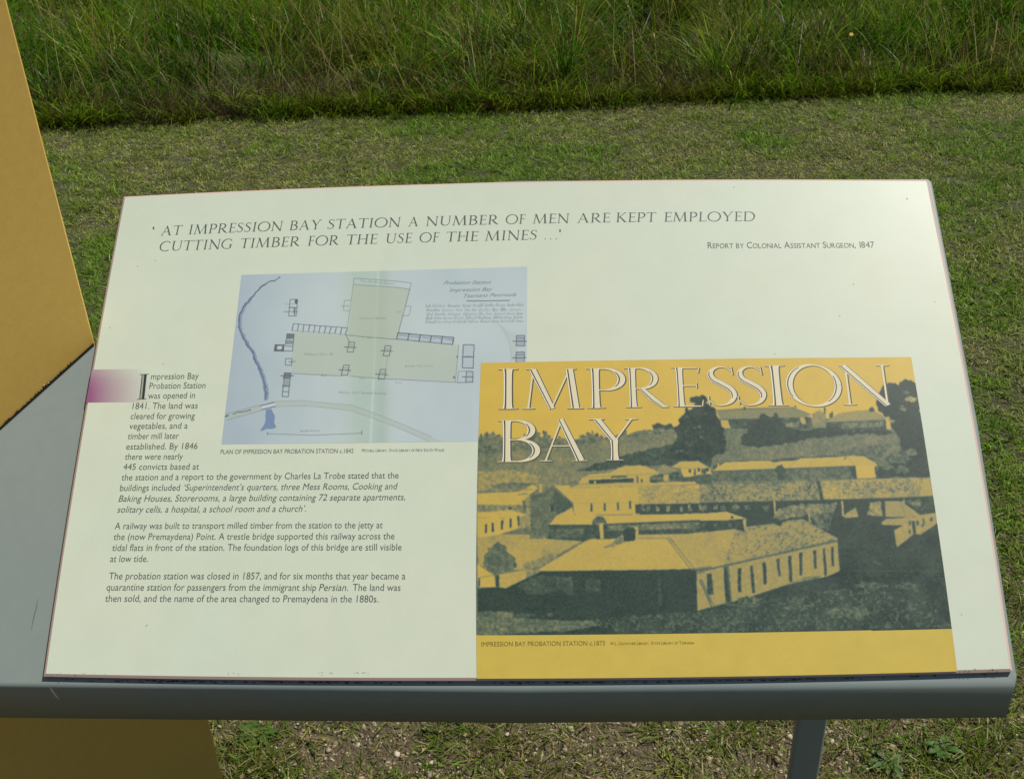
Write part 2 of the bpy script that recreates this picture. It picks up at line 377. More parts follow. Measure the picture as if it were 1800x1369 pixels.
    v, f, c = join(parts)
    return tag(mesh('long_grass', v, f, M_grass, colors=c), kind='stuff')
long_grass()

# ---- gravel
def gravel():
    import bmesh
    tmpl = []
    for k in range(10):
        bm = bmesh.new(); bmesh.ops.create_icosphere(bm, subdivisions=1, radius=1)
        r = np.random.default_rng(200 + k)
        v = np.array([q.co[:] for q in bm.verts]); f = np.array([[q.index for q in p.verts] for p in bm.faces]); bm.free()
        v = v * (1 + .55 * (vnoise(v[:, 0] * 2 + k, v[:, 1] * 2 + v[:, 2] * 1.7, 1.0, 2, k) - .5)[:, None] * 2)
        v = v * np.array([1, r.uniform(.55, .9), r.uniform(.35, .65)])
        tmpl.append((v, f))
    N = 150000
    y = RNG.uniform(.9, 2.1, N); x = RNG.uniform(-1.15, 1.5, N)
    dens = gravelness(x, y) * np.clip(-.3 + 1.6 * vnoise(x, y, .11, 2, 61), .12, 1) * .55
    keep = RNG.random(N) < dens; x, y = x[keep], y[keep]
    vs, fs, cs, o = [], [], [], 0
    pal = np.array([(.46, .37, .22), (.56, .47, .31), (.36, .28, .16), (.64, .58, .44), (.42, .34, .22), (.26, .20, .13), (.50, .38, .21)])
    for i in range(len(x)):
        v, f = tmpl[RNG.integers(10)]
        s = float(np.clip(RNG.lognormal(math.log(.0026), .45), .0013, .009)); a = RNG.uniform(0, 6.28); ca, sa = math.cos(a), math.sin(a)
        q = v * s; tl = RNG.normal(0, .25)
        q = np.stack([q[:, 0] * ca - q[:, 1] * sa, q[:, 0] * sa + q[:, 1] * ca, q[:, 2] + tl * q[:, 0]], -1)
        q += np.array([x[i], y[i], float(gz(x[i], y[i])) + s * RNG.uniform(-.1, .45)])
        vs.append(q); fs.append(f + o); o += len(v); cs.append(np.repeat((pal[RNG.integers(len(pal))] * RNG.uniform(.55, 1.0))[None], len(v), 0))
    return tag(mesh('gravel', np.concatenate(vs), np.concatenate(fs), M_stone, colors=np.concatenate(cs)), kind='stuff')
gravel()

# ---- a few broad-leaved weeds
def weed(name, loc, n, L, Wd, col, label, lobes=0.0, rise=.5):
    vs, fs, cs, o = [], [], [], 0
    r = random.Random(name + str(loc))
    for k in range(n):
        a = 6.28 * k / n * 1.0 + r.uniform(-.3, .3); l = L * r.uniform(.6, 1.1); seg = 9; el = rise * r.uniform(.6, 1.5)
        for j in range(seg + 1):
            t = j / seg
            ww = Wd * math.sin(math.pi * min(1, .08 + .92 * t) ** 1.25) * (1 + lobes * (1 if j % 2 else -1)) * r.uniform(.9, 1.1)
            ang = el - 1.5 * el * t
            rad = l * t * math.cos(el * .5); zz = l * (math.sin(el) * t - .75 * math.sin(el) * t * t) + .006
            c, s = math.cos(a), math.sin(a)
            for q, lift in ((-1, .25), (0, 0), (1, .25)):
                vs.append((c * rad - s * q * ww / 2, s * rad + c * q * ww / 2, zz + lift * ww * .5))
                cs.append(tuple(np.array(col) * (1.25 if q == 0 else 1) * r.uniform(.85, 1.1)))
            if j < seg:
                for q in (0, 1):
                    fs.append((o + j * 3 + q, o + j * 3 + q + 1, o + j * 3 + q + 4, o + j * 3 + q + 3))
        o += (seg + 1) * 3
    t = mesh(name, vs, fs, M_leaf, colors=np.array(cs), smooth=True, loc=loc)
    return tag(t, label, 'weed')
def on_ground(px, py, z=0.0):
    d = ray(px, py); s = (z - CAMZ) / d[2]; p = CAM + d * s
    return (float(p[0]), float(p[1]), float(gz(p[0], p[1])))
weed('leafy_weed', on_ground(452, 1298), 15, .050, .012, (.075, .14, .022), 'clump of broad toothed green leaves in the gravel beside the yellow board', .3)
weed('leafy_weed', on_ground(1655, 1322), 18, .036, .011, (.075, .16, .022), 'low bright green leafy weed on the ground under the right end of the sign', .12)
weed('leafy_weed', on_ground(1560, 1345), 11, .042, .009, (.08, .15, .03), 'small narrow leaved weed between the sign leg and the bright green weed', .2)

# the one yellow flower in the long grass
def flower(px, py):
    d = ray(px, py); s = (mown_edge(1.4) + .03) / d[1]; p = CAM + d * s
    x0, y0, z1 = float(p[0]), float(p[1]), float(p[2]); z0 = float(gz(x0, y0))
    root = empty('wildflower', (x0, y0, z0)); tag(root, 'single tiny yellow flower on a thin stem in the long grass', 'flower')
    vs, fs = [], []
    for j in range(7):
        t = j / 6
        for q in range(5):
            a = 6.28 * q / 5
            vs.append((.0016 * math.cos(a) + .012 * math.sin(3 * t) * (1 - t), .0016 * math.sin(a), (z1 - z0) * t))
        if j:
            for q in range(5): fs.append(((j - 1) * 5 + q, (j - 1) * 5 + (q + 1) % 5, j * 5 + (q + 1) % 5, j * 5 + q))
    mesh('stem', vs, fs, material('flower_stem', (.06, .12, .03), .6), root)
    vs, fs = [(0, -.004, z1 - z0 + .004)], []
    for k in range(8):
        a = 6.28 * k / 8; o = len(vs)
        for r_, da in ((.005, -.34), (.009, -.27), (.0105, 0), (.009, .27), (.005, .34)):
            vs.append((r_ * math.cos(a + da), .8 * r_ * math.sin(a + da) - .004, z1 - z0 + .006 + .6 * r_ * math.sin(a + da) + .002 * (k % 2)))
        fs.append((0, o, o + 1, o + 2, o + 3, o + 4))
    mesh('petals', vs, fs, material('flower_petals', (.75, .52, .02), .6), root)
flower(1496, 63)

# ------------------------------------------------------------------ the sign
sign = empty('information_sign', tuple(ROOT))
tag(sign, 'sloping cream information panel on a grey metal lectern with one leg', 'information sign')
PT = .0058                               # thickness of the board

def resample(pts, step):
    out = []
    for a, b in zip(pts[:-1], pts[1:]):
        a = np.array(a, float); b = np.array(b, float); k = max(1, int(np.linalg.norm(b - a) / step))
        for j in range(k): out.append(a + (b - a) * j / k)
    return out
def quad_bez(a, m, b, n):
    """n points on the smooth arc through a, m (its middle) and b, without b"""
    a, m, b = (np.array(q, float) for q in (a, m, b)); c = 2 * m - (a + b) / 2
    t = np.linspace(0, 1, n, endpoint=False)[:, None]
    return list((1 - t) ** 2 * a + 2 * t * (1 - t) * c + t * t * b)
TL, TR, BR, BL = (216.5, 345), (1631, 316), (1780.5, 1179.5), (75.5, 1188)
outline_px = (quad_bez(TL, (915, 319), TR, 24)[1:-1] + [np.array((1625, 315.3)), np.array((1630, 317)), np.array((1633, 321.5))] +
              quad_bez(TR, (1713, 742), BR, 16)[1:] + quad_bez(BR, (915, 1195), BL, 24) + quad_bez(BL, (141, 765), TL, 16))
outline_px = [np.array(TL, float)] + outline_px[:-0 or None]
seen, op = set(), []
for q in outline_px:
    k = (round(q[0], 1), round(q[1], 1))
    if k not in seen: seen.add(k); op.append(q)
OUT = uv(np.array([q[0] for q in op]), np.array([q[1] for q in op]))
def inset(P, d):
    P = np.asarray(P); a = P - np.roll(P, 1, 0); b = np.roll(P, -1, 0) - P
    a /= np.linalg.norm(a, axis=1)[:, None]; b /= np.linalg.norm(b, axis=1)[:, None]
    na = np.stack([a[:, 1], -a[:, 0]], -1); nb = np.stack([b[:, 1], -b[:, 0]], -1)      # inward for clockwise outlines
    m = na + nb; m /= np.linalg.norm(m, axis=1)[:, None]
    return P + m * (d / np.maximum(.4, (m * na).sum(1)))[:, None]
n = len(OUT)
loops = [(inset(OUT, .0027), 0.0), (OUT, -.0016), (OUT, -PT), ]
pv = np.concatenate([plane_pts(q, h) for q, h in loops])
pf = [list(range(n))[::-1]]; pm = [0]
for l in range(2):
    for k in range(n):
        pf.append((l * n + k, l * n + (k + 1) % n, (l + 1) * n + (k + 1) % n, (l + 1) * n + k)); pm.append(1)
pf.append(list(range(2 * n, 3 * n))); pm.append(1)
panel = mesh('panel', pv, pf, [M_panel, M_edge], sign, mats=pm)
def fix_normals(o):
    import bmesh
    bm = bmesh.new(); bm.from_mesh(o.data); bmesh.ops.recalc_face_normals(bm, faces=bm.faces); bm.to_mesh(o.data); bm.free()
fix_normals(panel)

# ---- tray of folded sheet under the panel
def tray():
    h0 = -PT - .0006
    A = [(-170, 1204), (-170, 905), (169, 601), (224, 342.5), (915, 315.5), (1631, 312.3), (1639, 318), (1719.5, 742), (1788.5, 1186), (1785, 1203), (915, 1214)]
    # outline clockwise seen from above: left-front, up the board, top, right, front
    P = []
    for a, b in zip(A, A[1:] + A[:1]):
        P += [np.array(a, float)]
    q = uv(np.array([p[0] for p in P]), np.array([p[1] for p in P]), h0)
    n = len(q)
    down = np.array([0, 0, -1.0])
    inner = inset(q, .0045)
    dep = np.full(n, .047)
    top = plane_pts(q, h0); inn = plane_pts(inner, h0)
    loops = [inn]
    for t in (.12, .25, .4, .55, .7, .85, 1.0):
        e = top + down * .005
        loops.append((1 - t) ** 2 * inn + 2 * t * (1 - t) * top + t * t * e)
    loops.append(top + down * dep[:, None])
    hem = plane_pts(inset(q, .0025), h0) + down * dep[:, None]
    loops.append(hem)
    loops.append(plane_pts(inset(q, .0025), h0 - .004) + down * .004)
    v = np.concatenate(loops); f = [list(range(n))]
    for l in range(len(loops) - 1):
        for k in range(n):
            f.append((l * n + k, l * n + (k + 1) % n, (l + 1) * n + (k + 1) % n, (l + 1) * n + k))
    f.append(list(range((len(loops) - 1) * n, len(loops) * n)))
    o = mesh('tray', v, f, M_tray, sign); fix_normals(o)
    for p in o.data.polygons: p.use_smooth = len(p.vertices) == 4
    return o
tray()

# ---- leg
def at_depth(px, py, Y):
    d = ray(px, py); s = Y / d[1]; return CAM + d * s
def leg():
    Y = .95
    a = at_depth(1396.7, 1268, Y); b = at_depth(1446, 1268, Y); c = at_depth(1456, 1268, Y)
    x0, x1 = float(a[0]) + .004, float(c[0]); wdt = x1 - x0
    zt = float(PC[2] - .06 + (Y - PC[1]) * (PV[2] / PV[1])); dpt = .016; r = .005
    prof = []
    for cx, cy, a0 in ((x1 - r, Y + r, -90), (x1 - r, Y + dpt - r, 0), (x0 + r, Y + dpt - r, 90), (x0 + r, Y + r, 180)):
        for k in range(5):
            an = math.radians(a0 + k * 22.5); prof.append((cx + r * math.cos(an), cy + r * math.sin(an)))
    n = len(prof); v = [(x - ROOT[0], y - ROOT[1], z) for z in (-.05, zt) for x, y in prof]
    f = [(k, (k + 1) % n, n + (k + 1) % n, n + k) for k in range(n)] + [list(range(n))[::-1], list(range(n, 2 * n))]
    o = mesh('leg', v, f, M_tray, sign); fix_normals(o)
leg()

# ------------------------------------------------------------------ the yellow board
def board():
    def onp(q):
        u = uv(np.array(q[0]), np.array(q[1]), -PT); return PC + PU * u[0] + PV * u[1] - PN * PT
    D = onp((166, 600)); E_ = onp((0, 750)); bd = D - E_; bd[2] = 0; bd /= np.linalg.norm(bd)        # towards the right edge
    bn = np.array([bd[1], -bd[0], 0])                                                            # towards the viewer
    if bn[1] > 0: bn = -bn
    base = np.array([D[0], D[1], 0.0]) - bn * .0
    root = empty('yellow_board', tuple(base)); tag(root, 'tall upright yellow painted board behind the left end of the grey lectern', 'board')
    th = .022; Lf = -.75; ztop = 2.05
    out = [(Lf, 0), (.024, 0), (.024, .62), (.0, .80), (0, ztop - .01), (-.01, ztop), (Lf, ztop)]
    def loop(ins, dep):
        P = np.array(out[::-1]); P = inset(P, ins) if ins else P
        return [bd * p[0] + np.array([0, 0, p[1]]) - bn * dep for p in P]
    Ls = [loop(.0018, 0), loop(0, .0018), loop(0, th - .0018), loop(.0018, th)]
    n = len(out); v = np.array(sum(Ls, []))
    f = [list(range(n))] + [(l * n + k, l * n + (k + 1) % n, (l + 1) * n + (k + 1) % n, (l + 1) * n + k) for l in range(3) for k in range(n)] + [list(range(3 * n, 4 * n))]
    o = mesh('board_sheet', v, f, M_board, root); fix_normals(o)
    # ragged dark joint where the tray meets the board, with flaked paint
    r = random.Random(5); vs, fs, L = [], [], 0
    DD, EE = onp((164, 603)), onp((-170, 904)); N = 260
    for k in range(N + 1):
        t = k / N; p = DD + (EE - DD) * t - base + bn * .0009
        lo = np.array([0, 0, -.004]); hi = np.array([0, 0, .0005 + .0011 * max(0, r.gauss(.2, .9)) * (0 if t < .12 else 1)])
        vs += [p + lo, p + hi]
        if k: fs.append((2 * k - 2, 2 * k, 2 * k + 1, 2 * k - 1))
    mesh('flaked_joint', vs, fs, M_dark, root)
    p = onp((80, 673)) - base + bn * .0016; vs, fs = [], []
    for k in range(10):
        a = math.radians(200 + 15 * k); 
        for rr in (.0032, .0042): vs.append(p + bd * rr * math.cos(a) + np.array([0, 0, rr * math.sin(a) + .002]) + bn * .001 * (k % 3))
        if k: fs.append((2 * k - 2, 2 * k, 2 * k + 1, 2 * k - 1))
    mesh('paint_curl', vs, fs, M_white, root)
board()

# ------------------------------------------------------------------ printing on the panel: text
FONT = None
def text_mesh(s):
    cu = bpy.data.curves.new('t', 'FONT'); cu.body = s; cu.size = 1.0; cu.resolution_u = 3
    o = bpy.data.objects.new('t', cu); COL.objects.link(o)
    dg = bpy.context.evaluated_depsgraph_get(); me = o.evaluated_get(dg).to_mesh()
    v = np.array([q.co[:2] for q in me.vertices]).reshape(-1, 2); f = [list(p.vertices) for p in me.polygons]
    o.evaluated_get(dg).to_mesh_clear(); bpy.data.objects.remove(o); bpy.data.curves.remove(cu)
    return v, f
CAP = float(text_mesh('H')[0][:, 1].max())

def merge(name, inks, mats_, parent):
    V = np.concatenate([q for i in inks for q in i.v]); Fc, mi, o = [], [], 0
    for k, i in enumerate(inks):
        Fc += [[a + o for a in f] for f in i.f]; mi += [k] * len(i.f); o += sum(len(q) for q in i.v)
    return mesh(name, V, Fc, mats_, parent, mats=mi)

class Ink:
    """collects flat shapes lying on the panel; every further shape lies a hair higher"""
    def __init__(s, h): s.v, s.f, s.h, s.n = [], [], h, 0
    def add(s, q, faces, dh=0.0):
        q = np.asarray(q, float); b = sum(len(a) for a in s.v)
        s.v.append(plane_pts(q, s.h + dh)); s.f += [[i + b for i in fc] for fc in faces]
    def build(s, name, mat, parent): return mesh(name, np.concatenate(s.v), s.f, mat, parent)

def place(ink, v, f, p0, p1, cap_px, slant=0.0, xr=None, bow=0.0, unit=None):
    """v in glyph units (baseline y=0, cap height = unit) laid from pixel p0 to pixel p1 along the baseline"""
    unit = unit or CAP
    a = uv(np.array(p0[0]), np.array(p0[1])); b = uv(np.array(p1[0]), np.array(p1[1]))
    x0, x1 = xr if xr else (v[:, 0].min(), v[:, 0].max())
    mid = ((p0[0] + p1[0]) / 2, (p0[1] + p1[1]) / 2)
    c0 = uv(np.array(mid[0]), np.array(mid[1])); c1 = uv(np.array(mid[0]), np.array(mid[1] - cap_px)); H = abs((c1 - c0)[1])
    e = b - a; ln = np.linalg.norm(e); e /= ln; up = np.array([-e[1], e[0]])
    t = (v[:, 0] - x0) / (x1 - x0); yy = v[:, 1] / unit * H
    q = a + e * (t * ln)[:, None] + up * yy[:, None] + e * (slant * yy)[:, None]
    if bow:
        k = uv(np.array(mid[0]), np.array(mid[1] - bow)) - c0
        q = q + k[None] * (4 * t * (1 - t))[:, None]
    ink.add(q, f)
def line(ink, s, p0, p1, cap, slant=0.0):
    v, f = text_mesh(s); place(ink, v, f, p0, p1, cap, slant)
def smallcaps(ink, s, p0, p1, cap, k=.78, gap=.26):
    V, Fc, x, o = [], [], 0.0, 0
    for wd in s.split(' '):
        for i, ch in enumerate(wd):
            sc = 1.0 if (i == 0 or not ch.isalpha() or ch in 'LW.' and '.' in wd) else k
            if wd in ('BY', 'OF'): sc = k
            v, f = text_mesh(ch); v = v * np.array([sc, sc]); v[:, 0] -= v[:, 0].min()
            V.append(v + np.array([x, 0])); Fc += [[i_ + o for i_ in q] for q in f]; o += len(v)
            x += v[:, 0].max() + .075
        x += gap + (.16 if wd.endswith(',') else 0)
    place(ink, np.concatenate(V), Fc, p0, p1, cap)

TXT_H = .00012
ink = Ink(TXT_H)
for s, x0, y0, x1, y1 in [
    ('mpression Bay', 265, 667, 348.8, 666), ('Probation Station', 262.3, 683.6, 360.8, 682.3), ('was opened in', 259.8, 700.9, 342.4, 699.7),
    ('1841. The land was', 232.6, 719, 347.2, 717.8), ('cleared for growing', 229.4, 736.6, 342, 736), ('vegetables, and a', 227, 754, 329.5, 753.2),
    ('timber mill later', 224.2, 771.8, 314, 771), ('established. By 1846', 221.3, 790.1, 347, 789), ('there were nearly', 219.2, 807.8, 321, 807.3),
    ('445 convicts based at', 216.3, 825.7, 349.5, 825)]:
    line(ink, s, (x0, y0), (x1, y1), 10.9)
line(ink, 'the station and a report to the government by Charles La Trobe stated that the', (213.3, 844.2), (700.5, 840.5), 11.2)
line(ink, 'buildings included', (210.5, 862.8), (315.8, 862.1), 11.3)
line(ink, '\u2018Superintendent\u2019s quarters, three Mess Rooms, Cooking and', (322, 862), (697, 859.7), 11.3, .16)
line(ink, 'Baking Houses, Storerooms, a large building containing 72 separate apartments,', (208, 881.7), (712.2, 878.8), 11.4, .16)
line(ink, 'solitary cells, a hospital, a school room and a church\u2019.', (205.8, 900.8), (537.5, 899.2), 11.5, .16)
ink.build('paragraph', M_ink, panel)
ink = Ink(TXT_H)
line(ink, 'A railway was built to transport milled timber from the station to the jetty at', (201.3, 929.7), (672.5, 928), 11.6)
line(ink, 'the (now Premaydena) Point. A trestle bridge supported this railway across the', (199.2, 948.7), (693.3, 947.5), 11.7)
line(ink, 'tidal flats in front of the station. The foundation logs of this bridge are still visible', (196.7, 968), (705.8, 967), 11.8)
line(ink, 'at low tide.', (193.3, 987.5), (259.7, 987.3), 11.9)
ink.build('paragraph', M_ink, panel)
ink = Ink(TXT_H)
line(ink, 'The probation station was closed in 1857, and for six months that year became a', (190.8, 1017.8), (712.5, 1017.8), 12.1)
line(ink, 'quarantine station for passengers from the immigrant ship', (186.7, 1037.5), (555.5, 1038.0), 12.2)
line(ink, 'Persian.', (560.5, 1038), (611.5, 1038), 12.2, .16)
line(ink, 'The land was', (619.7, 1038), (704, 1038), 12.2)
line(ink, 'then sold, and the name of the area changed to Premaydena in the 1880s.', (184.2, 1057.2), (665, 1058.3), 12.3)
ink.build('paragraph', M_ink, panel)
ink = Ink(TXT_H)
smallcaps(ink, 'REPORT BY COLONIAL ASSISTANT SURGEON, 1847', (1244.3, 436.7), (1537.3, 435.7), 10.8)
ink.build('byline', M_ink, panel)
ink = Ink(TXT_H)
line(ink, 'PLAN OF IMPRESSION BAY PROBATION STATION c.1842', (387.5, 797.9), (621.3, 796), 7.6)
smallcaps(ink, 'MITCHELL LIBRARY, STATE LIBRARY OF NEW SOUTH WALES', (636, 794.2), (780.8, 793.3), 5.4)
ink.build('plan_caption', M_ink, panel)
ink = Ink(.00040)
line(ink, 'IMPRESSION BAY PROBATION STATION c.1873', (846.3, 1135.7), (1063.3, 1133.8), 8.0)
smallcaps(ink, 'W.L. CROWTHER LIBRARY, STATE LIBRARY OF TASMANIA', (1072.7, 1133.3), (1220.8, 1131.7), 5.4)
ink.build('photograph_caption', M_ink2, panel)

# ------------------------------------------------------------------ roman capitals drawn stroke by stroke
def glyph(ch, Tk=.115, tn=.05):
    """strokes: (points, widths); unit cap height. returns (strokes, advance width); strokes flagged thick get the inline"""
    S = []
    sf = tn * .62
    def st(p, w, thick=None): S.append((np.array(p, float), np.array(w, float), (max(w) > Tk * .8) if thick is None else thick))
    def serif(x, y, half, up):
        st([(x - half, y + (sf / 2) * up), (x - half * .45, y + sf * .55 * up), (x, y + sf * .75 * up), (x + half * .45, y + sf * .55 * up), (x + half, y + (sf / 2) * up)], [sf * .5, sf * .9, sf * 1.5, sf * .9, sf * .5], False)
    def stem(x, y0=0., y1=1., w=Tk, s0=True, s1=True, hs=None):
        hs = hs or (w / 2 + .085)
        st([(x, y0 + sf * .3), (x, y0 + .12), (x, (y0 + y1) / 2), (x, y1 - .12), (x, y1 - sf * .3)], [w * 1.18, w, w * .94, w, w * 1.18])
        if s0: serif(x, y0, hs, 1)
        if s1: serif(x, y1, hs, -1)
    def arc(cx, cy, rx, ry, a0, a1, wf, n=22):
        a = np.radians(np.linspace(a0, a1, n)); st(np.stack([cx + rx * np.cos(a), cy + ry * np.sin(a)], -1), [wf(q) for q in a], True)
    bowl = lambda a: tn + (Tk * 1.02 - tn) * max(0, math.cos(a)) ** 1.3
    both = lambda a: tn + (Tk * 1.02 - tn) * abs(math.cos(a + .22)) ** 1.4
    if ch == 'I': stem(.17); return S, .34
    if ch in 'LE F'.replace(' ', ''):
        stem(.15)
        wd = {'L': .56, 'E': .54, 'F': .50}[ch]
        def bar(y, x1, fl):
            st([(.15, y), (x1 - .02, y)], [tn * .8, tn * .8], False)
            st([(x1, y + (.0 if fl > 0 else .0) - .0), (x1 + .012 * fl, y + .09 * fl)] if fl else [(x1 - .01, y - .07), (x1 - .01, y + .07)], [tn * .7, tn * .45], False)
        if ch != 'L': bar(1 - tn * .5, wd - .04, -1.6); bar(.53, wd - .09, 0)
        if ch != 'F': bar(tn * .5, wd - .02, 1.7)
        return S, wd
    if ch == 'T':
        stem(.33, s1=False); st([(.02, 1 - tn * .5), (.64, 1 - tn * .5)], [tn * .85, tn * .85], False)
        st([(.02, 1.0), (0, .84)], [tn * .8, tn * .4], False); st([(.64, 1.0), (.66, .84)], [tn * .8, tn * .4], False); return S, .66
    if ch == 'H':
        stem(.15); stem(.67); st([(.15, .52), (.67, .52)], [tn * .8] * 2, False); return S, .82
    if ch == 'N':
        stem(.13, w=tn * 1.1, s1=False, hs=.11); st([(.02, 1 - sf * .4), (.14, 1 - sf * .4)], [sf * .6, sf], False)
        st([(.09, .985), (.74, -.015)], [Tk * 1.05, Tk * .9]); stem(.735, y0=.02, w=tn * 1.1, s0=False, hs=.11); return S, .85
    if ch == 'M':
        st([(.10, .01), (.185, .985)], [tn * 1.1, tn * .9], False); serif(.10, 0, .11, 1); st([(.06, 1 - sf * .4), (.2, 1 - sf * .4)], [sf * .6, sf], False)
        st([(.175, .985), (.50, .0)], [Tk * 1.05, Tk * .8]); st([(.485, .0), (.80, .985)], [tn * .8, tn * 1.0], False)
        st([(.80, .985), (.885, .015)], [Tk * 1.05, Tk * 1.15]); serif(.885, 0, .14, 1); st([(.77, 1 - sf * .4), (.92, 1 - sf * .4)], [sf, sf * .5], False); return S, 1.02
    if ch == 'A':
        st([(.10, .01), (.385, .985)], [tn, tn * .9], False); st([(.365, 1.0), (.70, .015)], [Tk * .85, Tk * 1.15]); serif(.10, 0, .11, 1); serif(.70, 0, .13, 1)
        st([(.21, .36), (.58, .36)], [tn * .75] * 2, False); return S, .83
    if ch == 'Y':
        stem(.37, y1=.5, s1=False); st([(.10, .985), (.37, .47)], [Tk * 1.05, Tk * .95]); st([(.66, .985), (.39, .47)], [tn, tn * .9], False)
        serif(.09, 1, .13, -1); serif(.66, 1, .11, -1); return S, .76
    if ch == 'K':
        stem(.15); st([(.60, .985), (.19, .5)], [tn, tn * .8], False); st([(.27, .57), (.66, .015)], [Tk * .9, Tk * 1.1]); serif(.62, 1, .1, -1); serif(.69, 0, .1, 1); return S, .76
    if ch in 'PRBD':
        stem(.15)
        if ch == 'D':
            st([(.15, 1 - tn * .45), (.38, 1 - tn * .45)], [tn * .8] * 2, False); st([(.15, tn * .45), (.38, tn * .45)], [tn * .8] * 2, False)
            arc(.38, .5, .40, .5 - tn * .45, 90, -90, bowl); return S, .83
        yt = 1 - tn * .45; ym = {'P': .45, 'R': .47, 'B': .53}[ch]; r = (yt - ym) / 2
        st([(.15, yt), (.30, yt)], [tn * .8] * 2, False); st([(.15 if ch != 'P' else .2, ym), (.30, ym)], [tn * .7] * 2, False)
        arc(.30, ym + r, .24 if ch != 'B' else .22, r, 90, -90, bowl)
        if ch == 'P': return S, .60
        if ch == 'R':
            st([(.30, .48), (.50, .2), (.66, .03), (.76, .01)], [Tk * .7, Tk * 1.05, Tk * .7, tn * .5], True); return S, .74
        st([(.15, tn * .45), (.32, tn * .45)], [tn * .8] * 2, False); arc(.32, ym / 2 + tn * .2, .27, ym / 2 - tn * .25, 90, -90, bowl); return S, .66
    if ch == 'O': arc(.46, .5, .42, .5 - tn * .1, 0, 360, both, 40); return S, .93
    if ch in 'CG':
        arc(.46, .5, .41, .5 - tn * .1, 52, 308 if ch == 'C' else 296, both, 30)
        st([(.715, .89), (.725, .74)], [tn * 1.1, tn * .4], False)
        if ch == 'C': return S, .78
        stem(.70, y0=.06, y1=.44, s0=False); return S, .84
    if ch == 'U':
        st([(.16, .985), (.16, .36)], [Tk, Tk]); serif(.16, 1, .14, -1)
        arc(.43, .35, .27, .35 - tn * .4, 180, 360, lambda a: tn + (Tk - tn) * max(0, -math.cos(a)) ** 1.2, 18)
        st([(.70, .35), (.70, .985)], [tn, tn * 1.1], False); serif(.70, 1, .11, -1); return S, .84
    if ch == 'S':
        p = [(.42, .86), (.33, .955), (.22, .965), (.12, .90), (.085, .78), (.13, .66), (.25, .55), (.37, .43), (.425, .28), (.385, .12), (.27, .03), (.15, .035), (.05, .13)]
        w_ = [tn * .7, tn * .8, tn, Tk * .6, Tk * .8, Tk * .95, Tk * 1.05, Tk, Tk * .85, Tk * .6, tn, tn * .8, tn * .7]
        q = []; ww = []
        P = np.array(p)
        for i in range(len(P) - 1):
            a = P[max(0, i - 1)]; b = P[i]; c = P[i + 1]; d = P[min(len(P) - 1, i + 2)]
            for t in (0, .25, .5, .75):
                q.append(.5 * ((2 * b) + (c - a) * t + (2 * a - 5 * b + 4 * c - d) * t * t + (3 * b - a - 3 * c + d) * t ** 3)); ww.append(w_[i] * (1 - t) + w_[i + 1] * t)
        q.append(P[-1]); ww.append(w_[-1]); st(q, ww, True)
        st([(.415, .97), (.43, .76)], [tn * .45, tn * .5], False); st([(.045, .03), (.03, .25)], [tn * .45, tn * .5], False); return S, .50
    if ch == '.': st([(.06, 0), (.06, .09)], [.09, .09], False); return S, .14
    raise ValueError(ch)

def strip(p, w, off=0.0, scale=1.0):
    """ribbon along p; off shifts it to the left of its run, scale narrows it"""
    d = np.gradient(p, axis=0); d /= np.maximum(1e-9, np.linalg.norm(d, axis=1))[:, None]; nn = np.stack([-d[:, 1], d[:, 0]], -1)
    c = p + nn * (off * w)[:, None]; a = c + nn * (w * scale / 2)[:, None]; b = c - nn * (w * scale / 2)[:, None]
    k = len(p); return np.concatenate([a, b]), [(i, i + 1, k + i + 1, k + i) for i in range(k - 1)]

# the quotation in small capitals
ink = Ink(TXT_H)
def caps_word(s, px0, px1, base, cap, slant):
    """base(x) gives the baseline pixel row; each letter is placed on its own bit of the bowed baseline"""
    gs = [glyph(c, .10, .05) for c in s]; gap = .075; tot = sum(a for _, a in gs) + gap * (len(gs) - 1); x = 0.0
    for S, adv in gs:
        xa = px0 + (px1 - px0) * x / tot; xb = px0 + (px1 - px0) * (x + adv) / tot
        for j, (p, w_, th) in enumerate(S):
            v, f = strip(p, w_)
            ink.h = TXT_H + j * .00001
            place(ink, v, f, (xa, base(xa)), (xb, base(xb)), cap, slant, xr=(0, adv), unit=1.0)
        x += adv + gap
def b1(x): t = (x - 282.2) / (1327.3 - 282.2); return 414.4 + (388.9 - 414.4) * t - 4 * t * (1 - t) * 5.6
def b2(x): t = (x - 278.9) / (977.8 - 278.9); return 442.0 + (420.5 - 442.0) * t - 4 * t * (1 - t) * 1.8
for s, a, b in [('AT', 282.2, 318), ('IMPRESSION', 330, 495.5), ('BAY', 507.8, 563), ('STATION', 574.9, 703), ('A', 717.1, 735.1), ('NUMBER', 747.8, 875.5),
                ('OF', 888.4, 923), ('MEN', 936.2, 1000), ('ARE', 1014.4, 1072), ('KEPT', 1082.2, 1152.5), ('EMPLOYED', 1166.7, 1327)]:
    caps_word(s, a, b, b1, 16.6, .10)
for s, a, b in [('CUTTING', 278.9, 407.5), ('TIMBER', 421.1, 526), ('FOR', 540, 594.5), ('THE', 607.8, 662.5), ('USE', 676.7, 723.5), ('OF', 736.7, 771), ('THE', 783.3, 840), ('MINES', 852.2, 943.5)]:
    caps_word(s, a, b, b2, 17.0, .10)
for x in (957, 967, 977): caps_word('.', x, x + 2.5, b2, 17.0, .1)
for x, y in ((270, 401.5), (984.5, 406)):
    q = uv(np.array([x - 1.6, x + 1.6, x + .9, x - .9]), np.array([y - 2.6, y - 2.2, y + 2.6, y + 2.2])); ink.add(q, [(0, 1, 2, 3)])
ink.build('quotation', M_ink, panel)

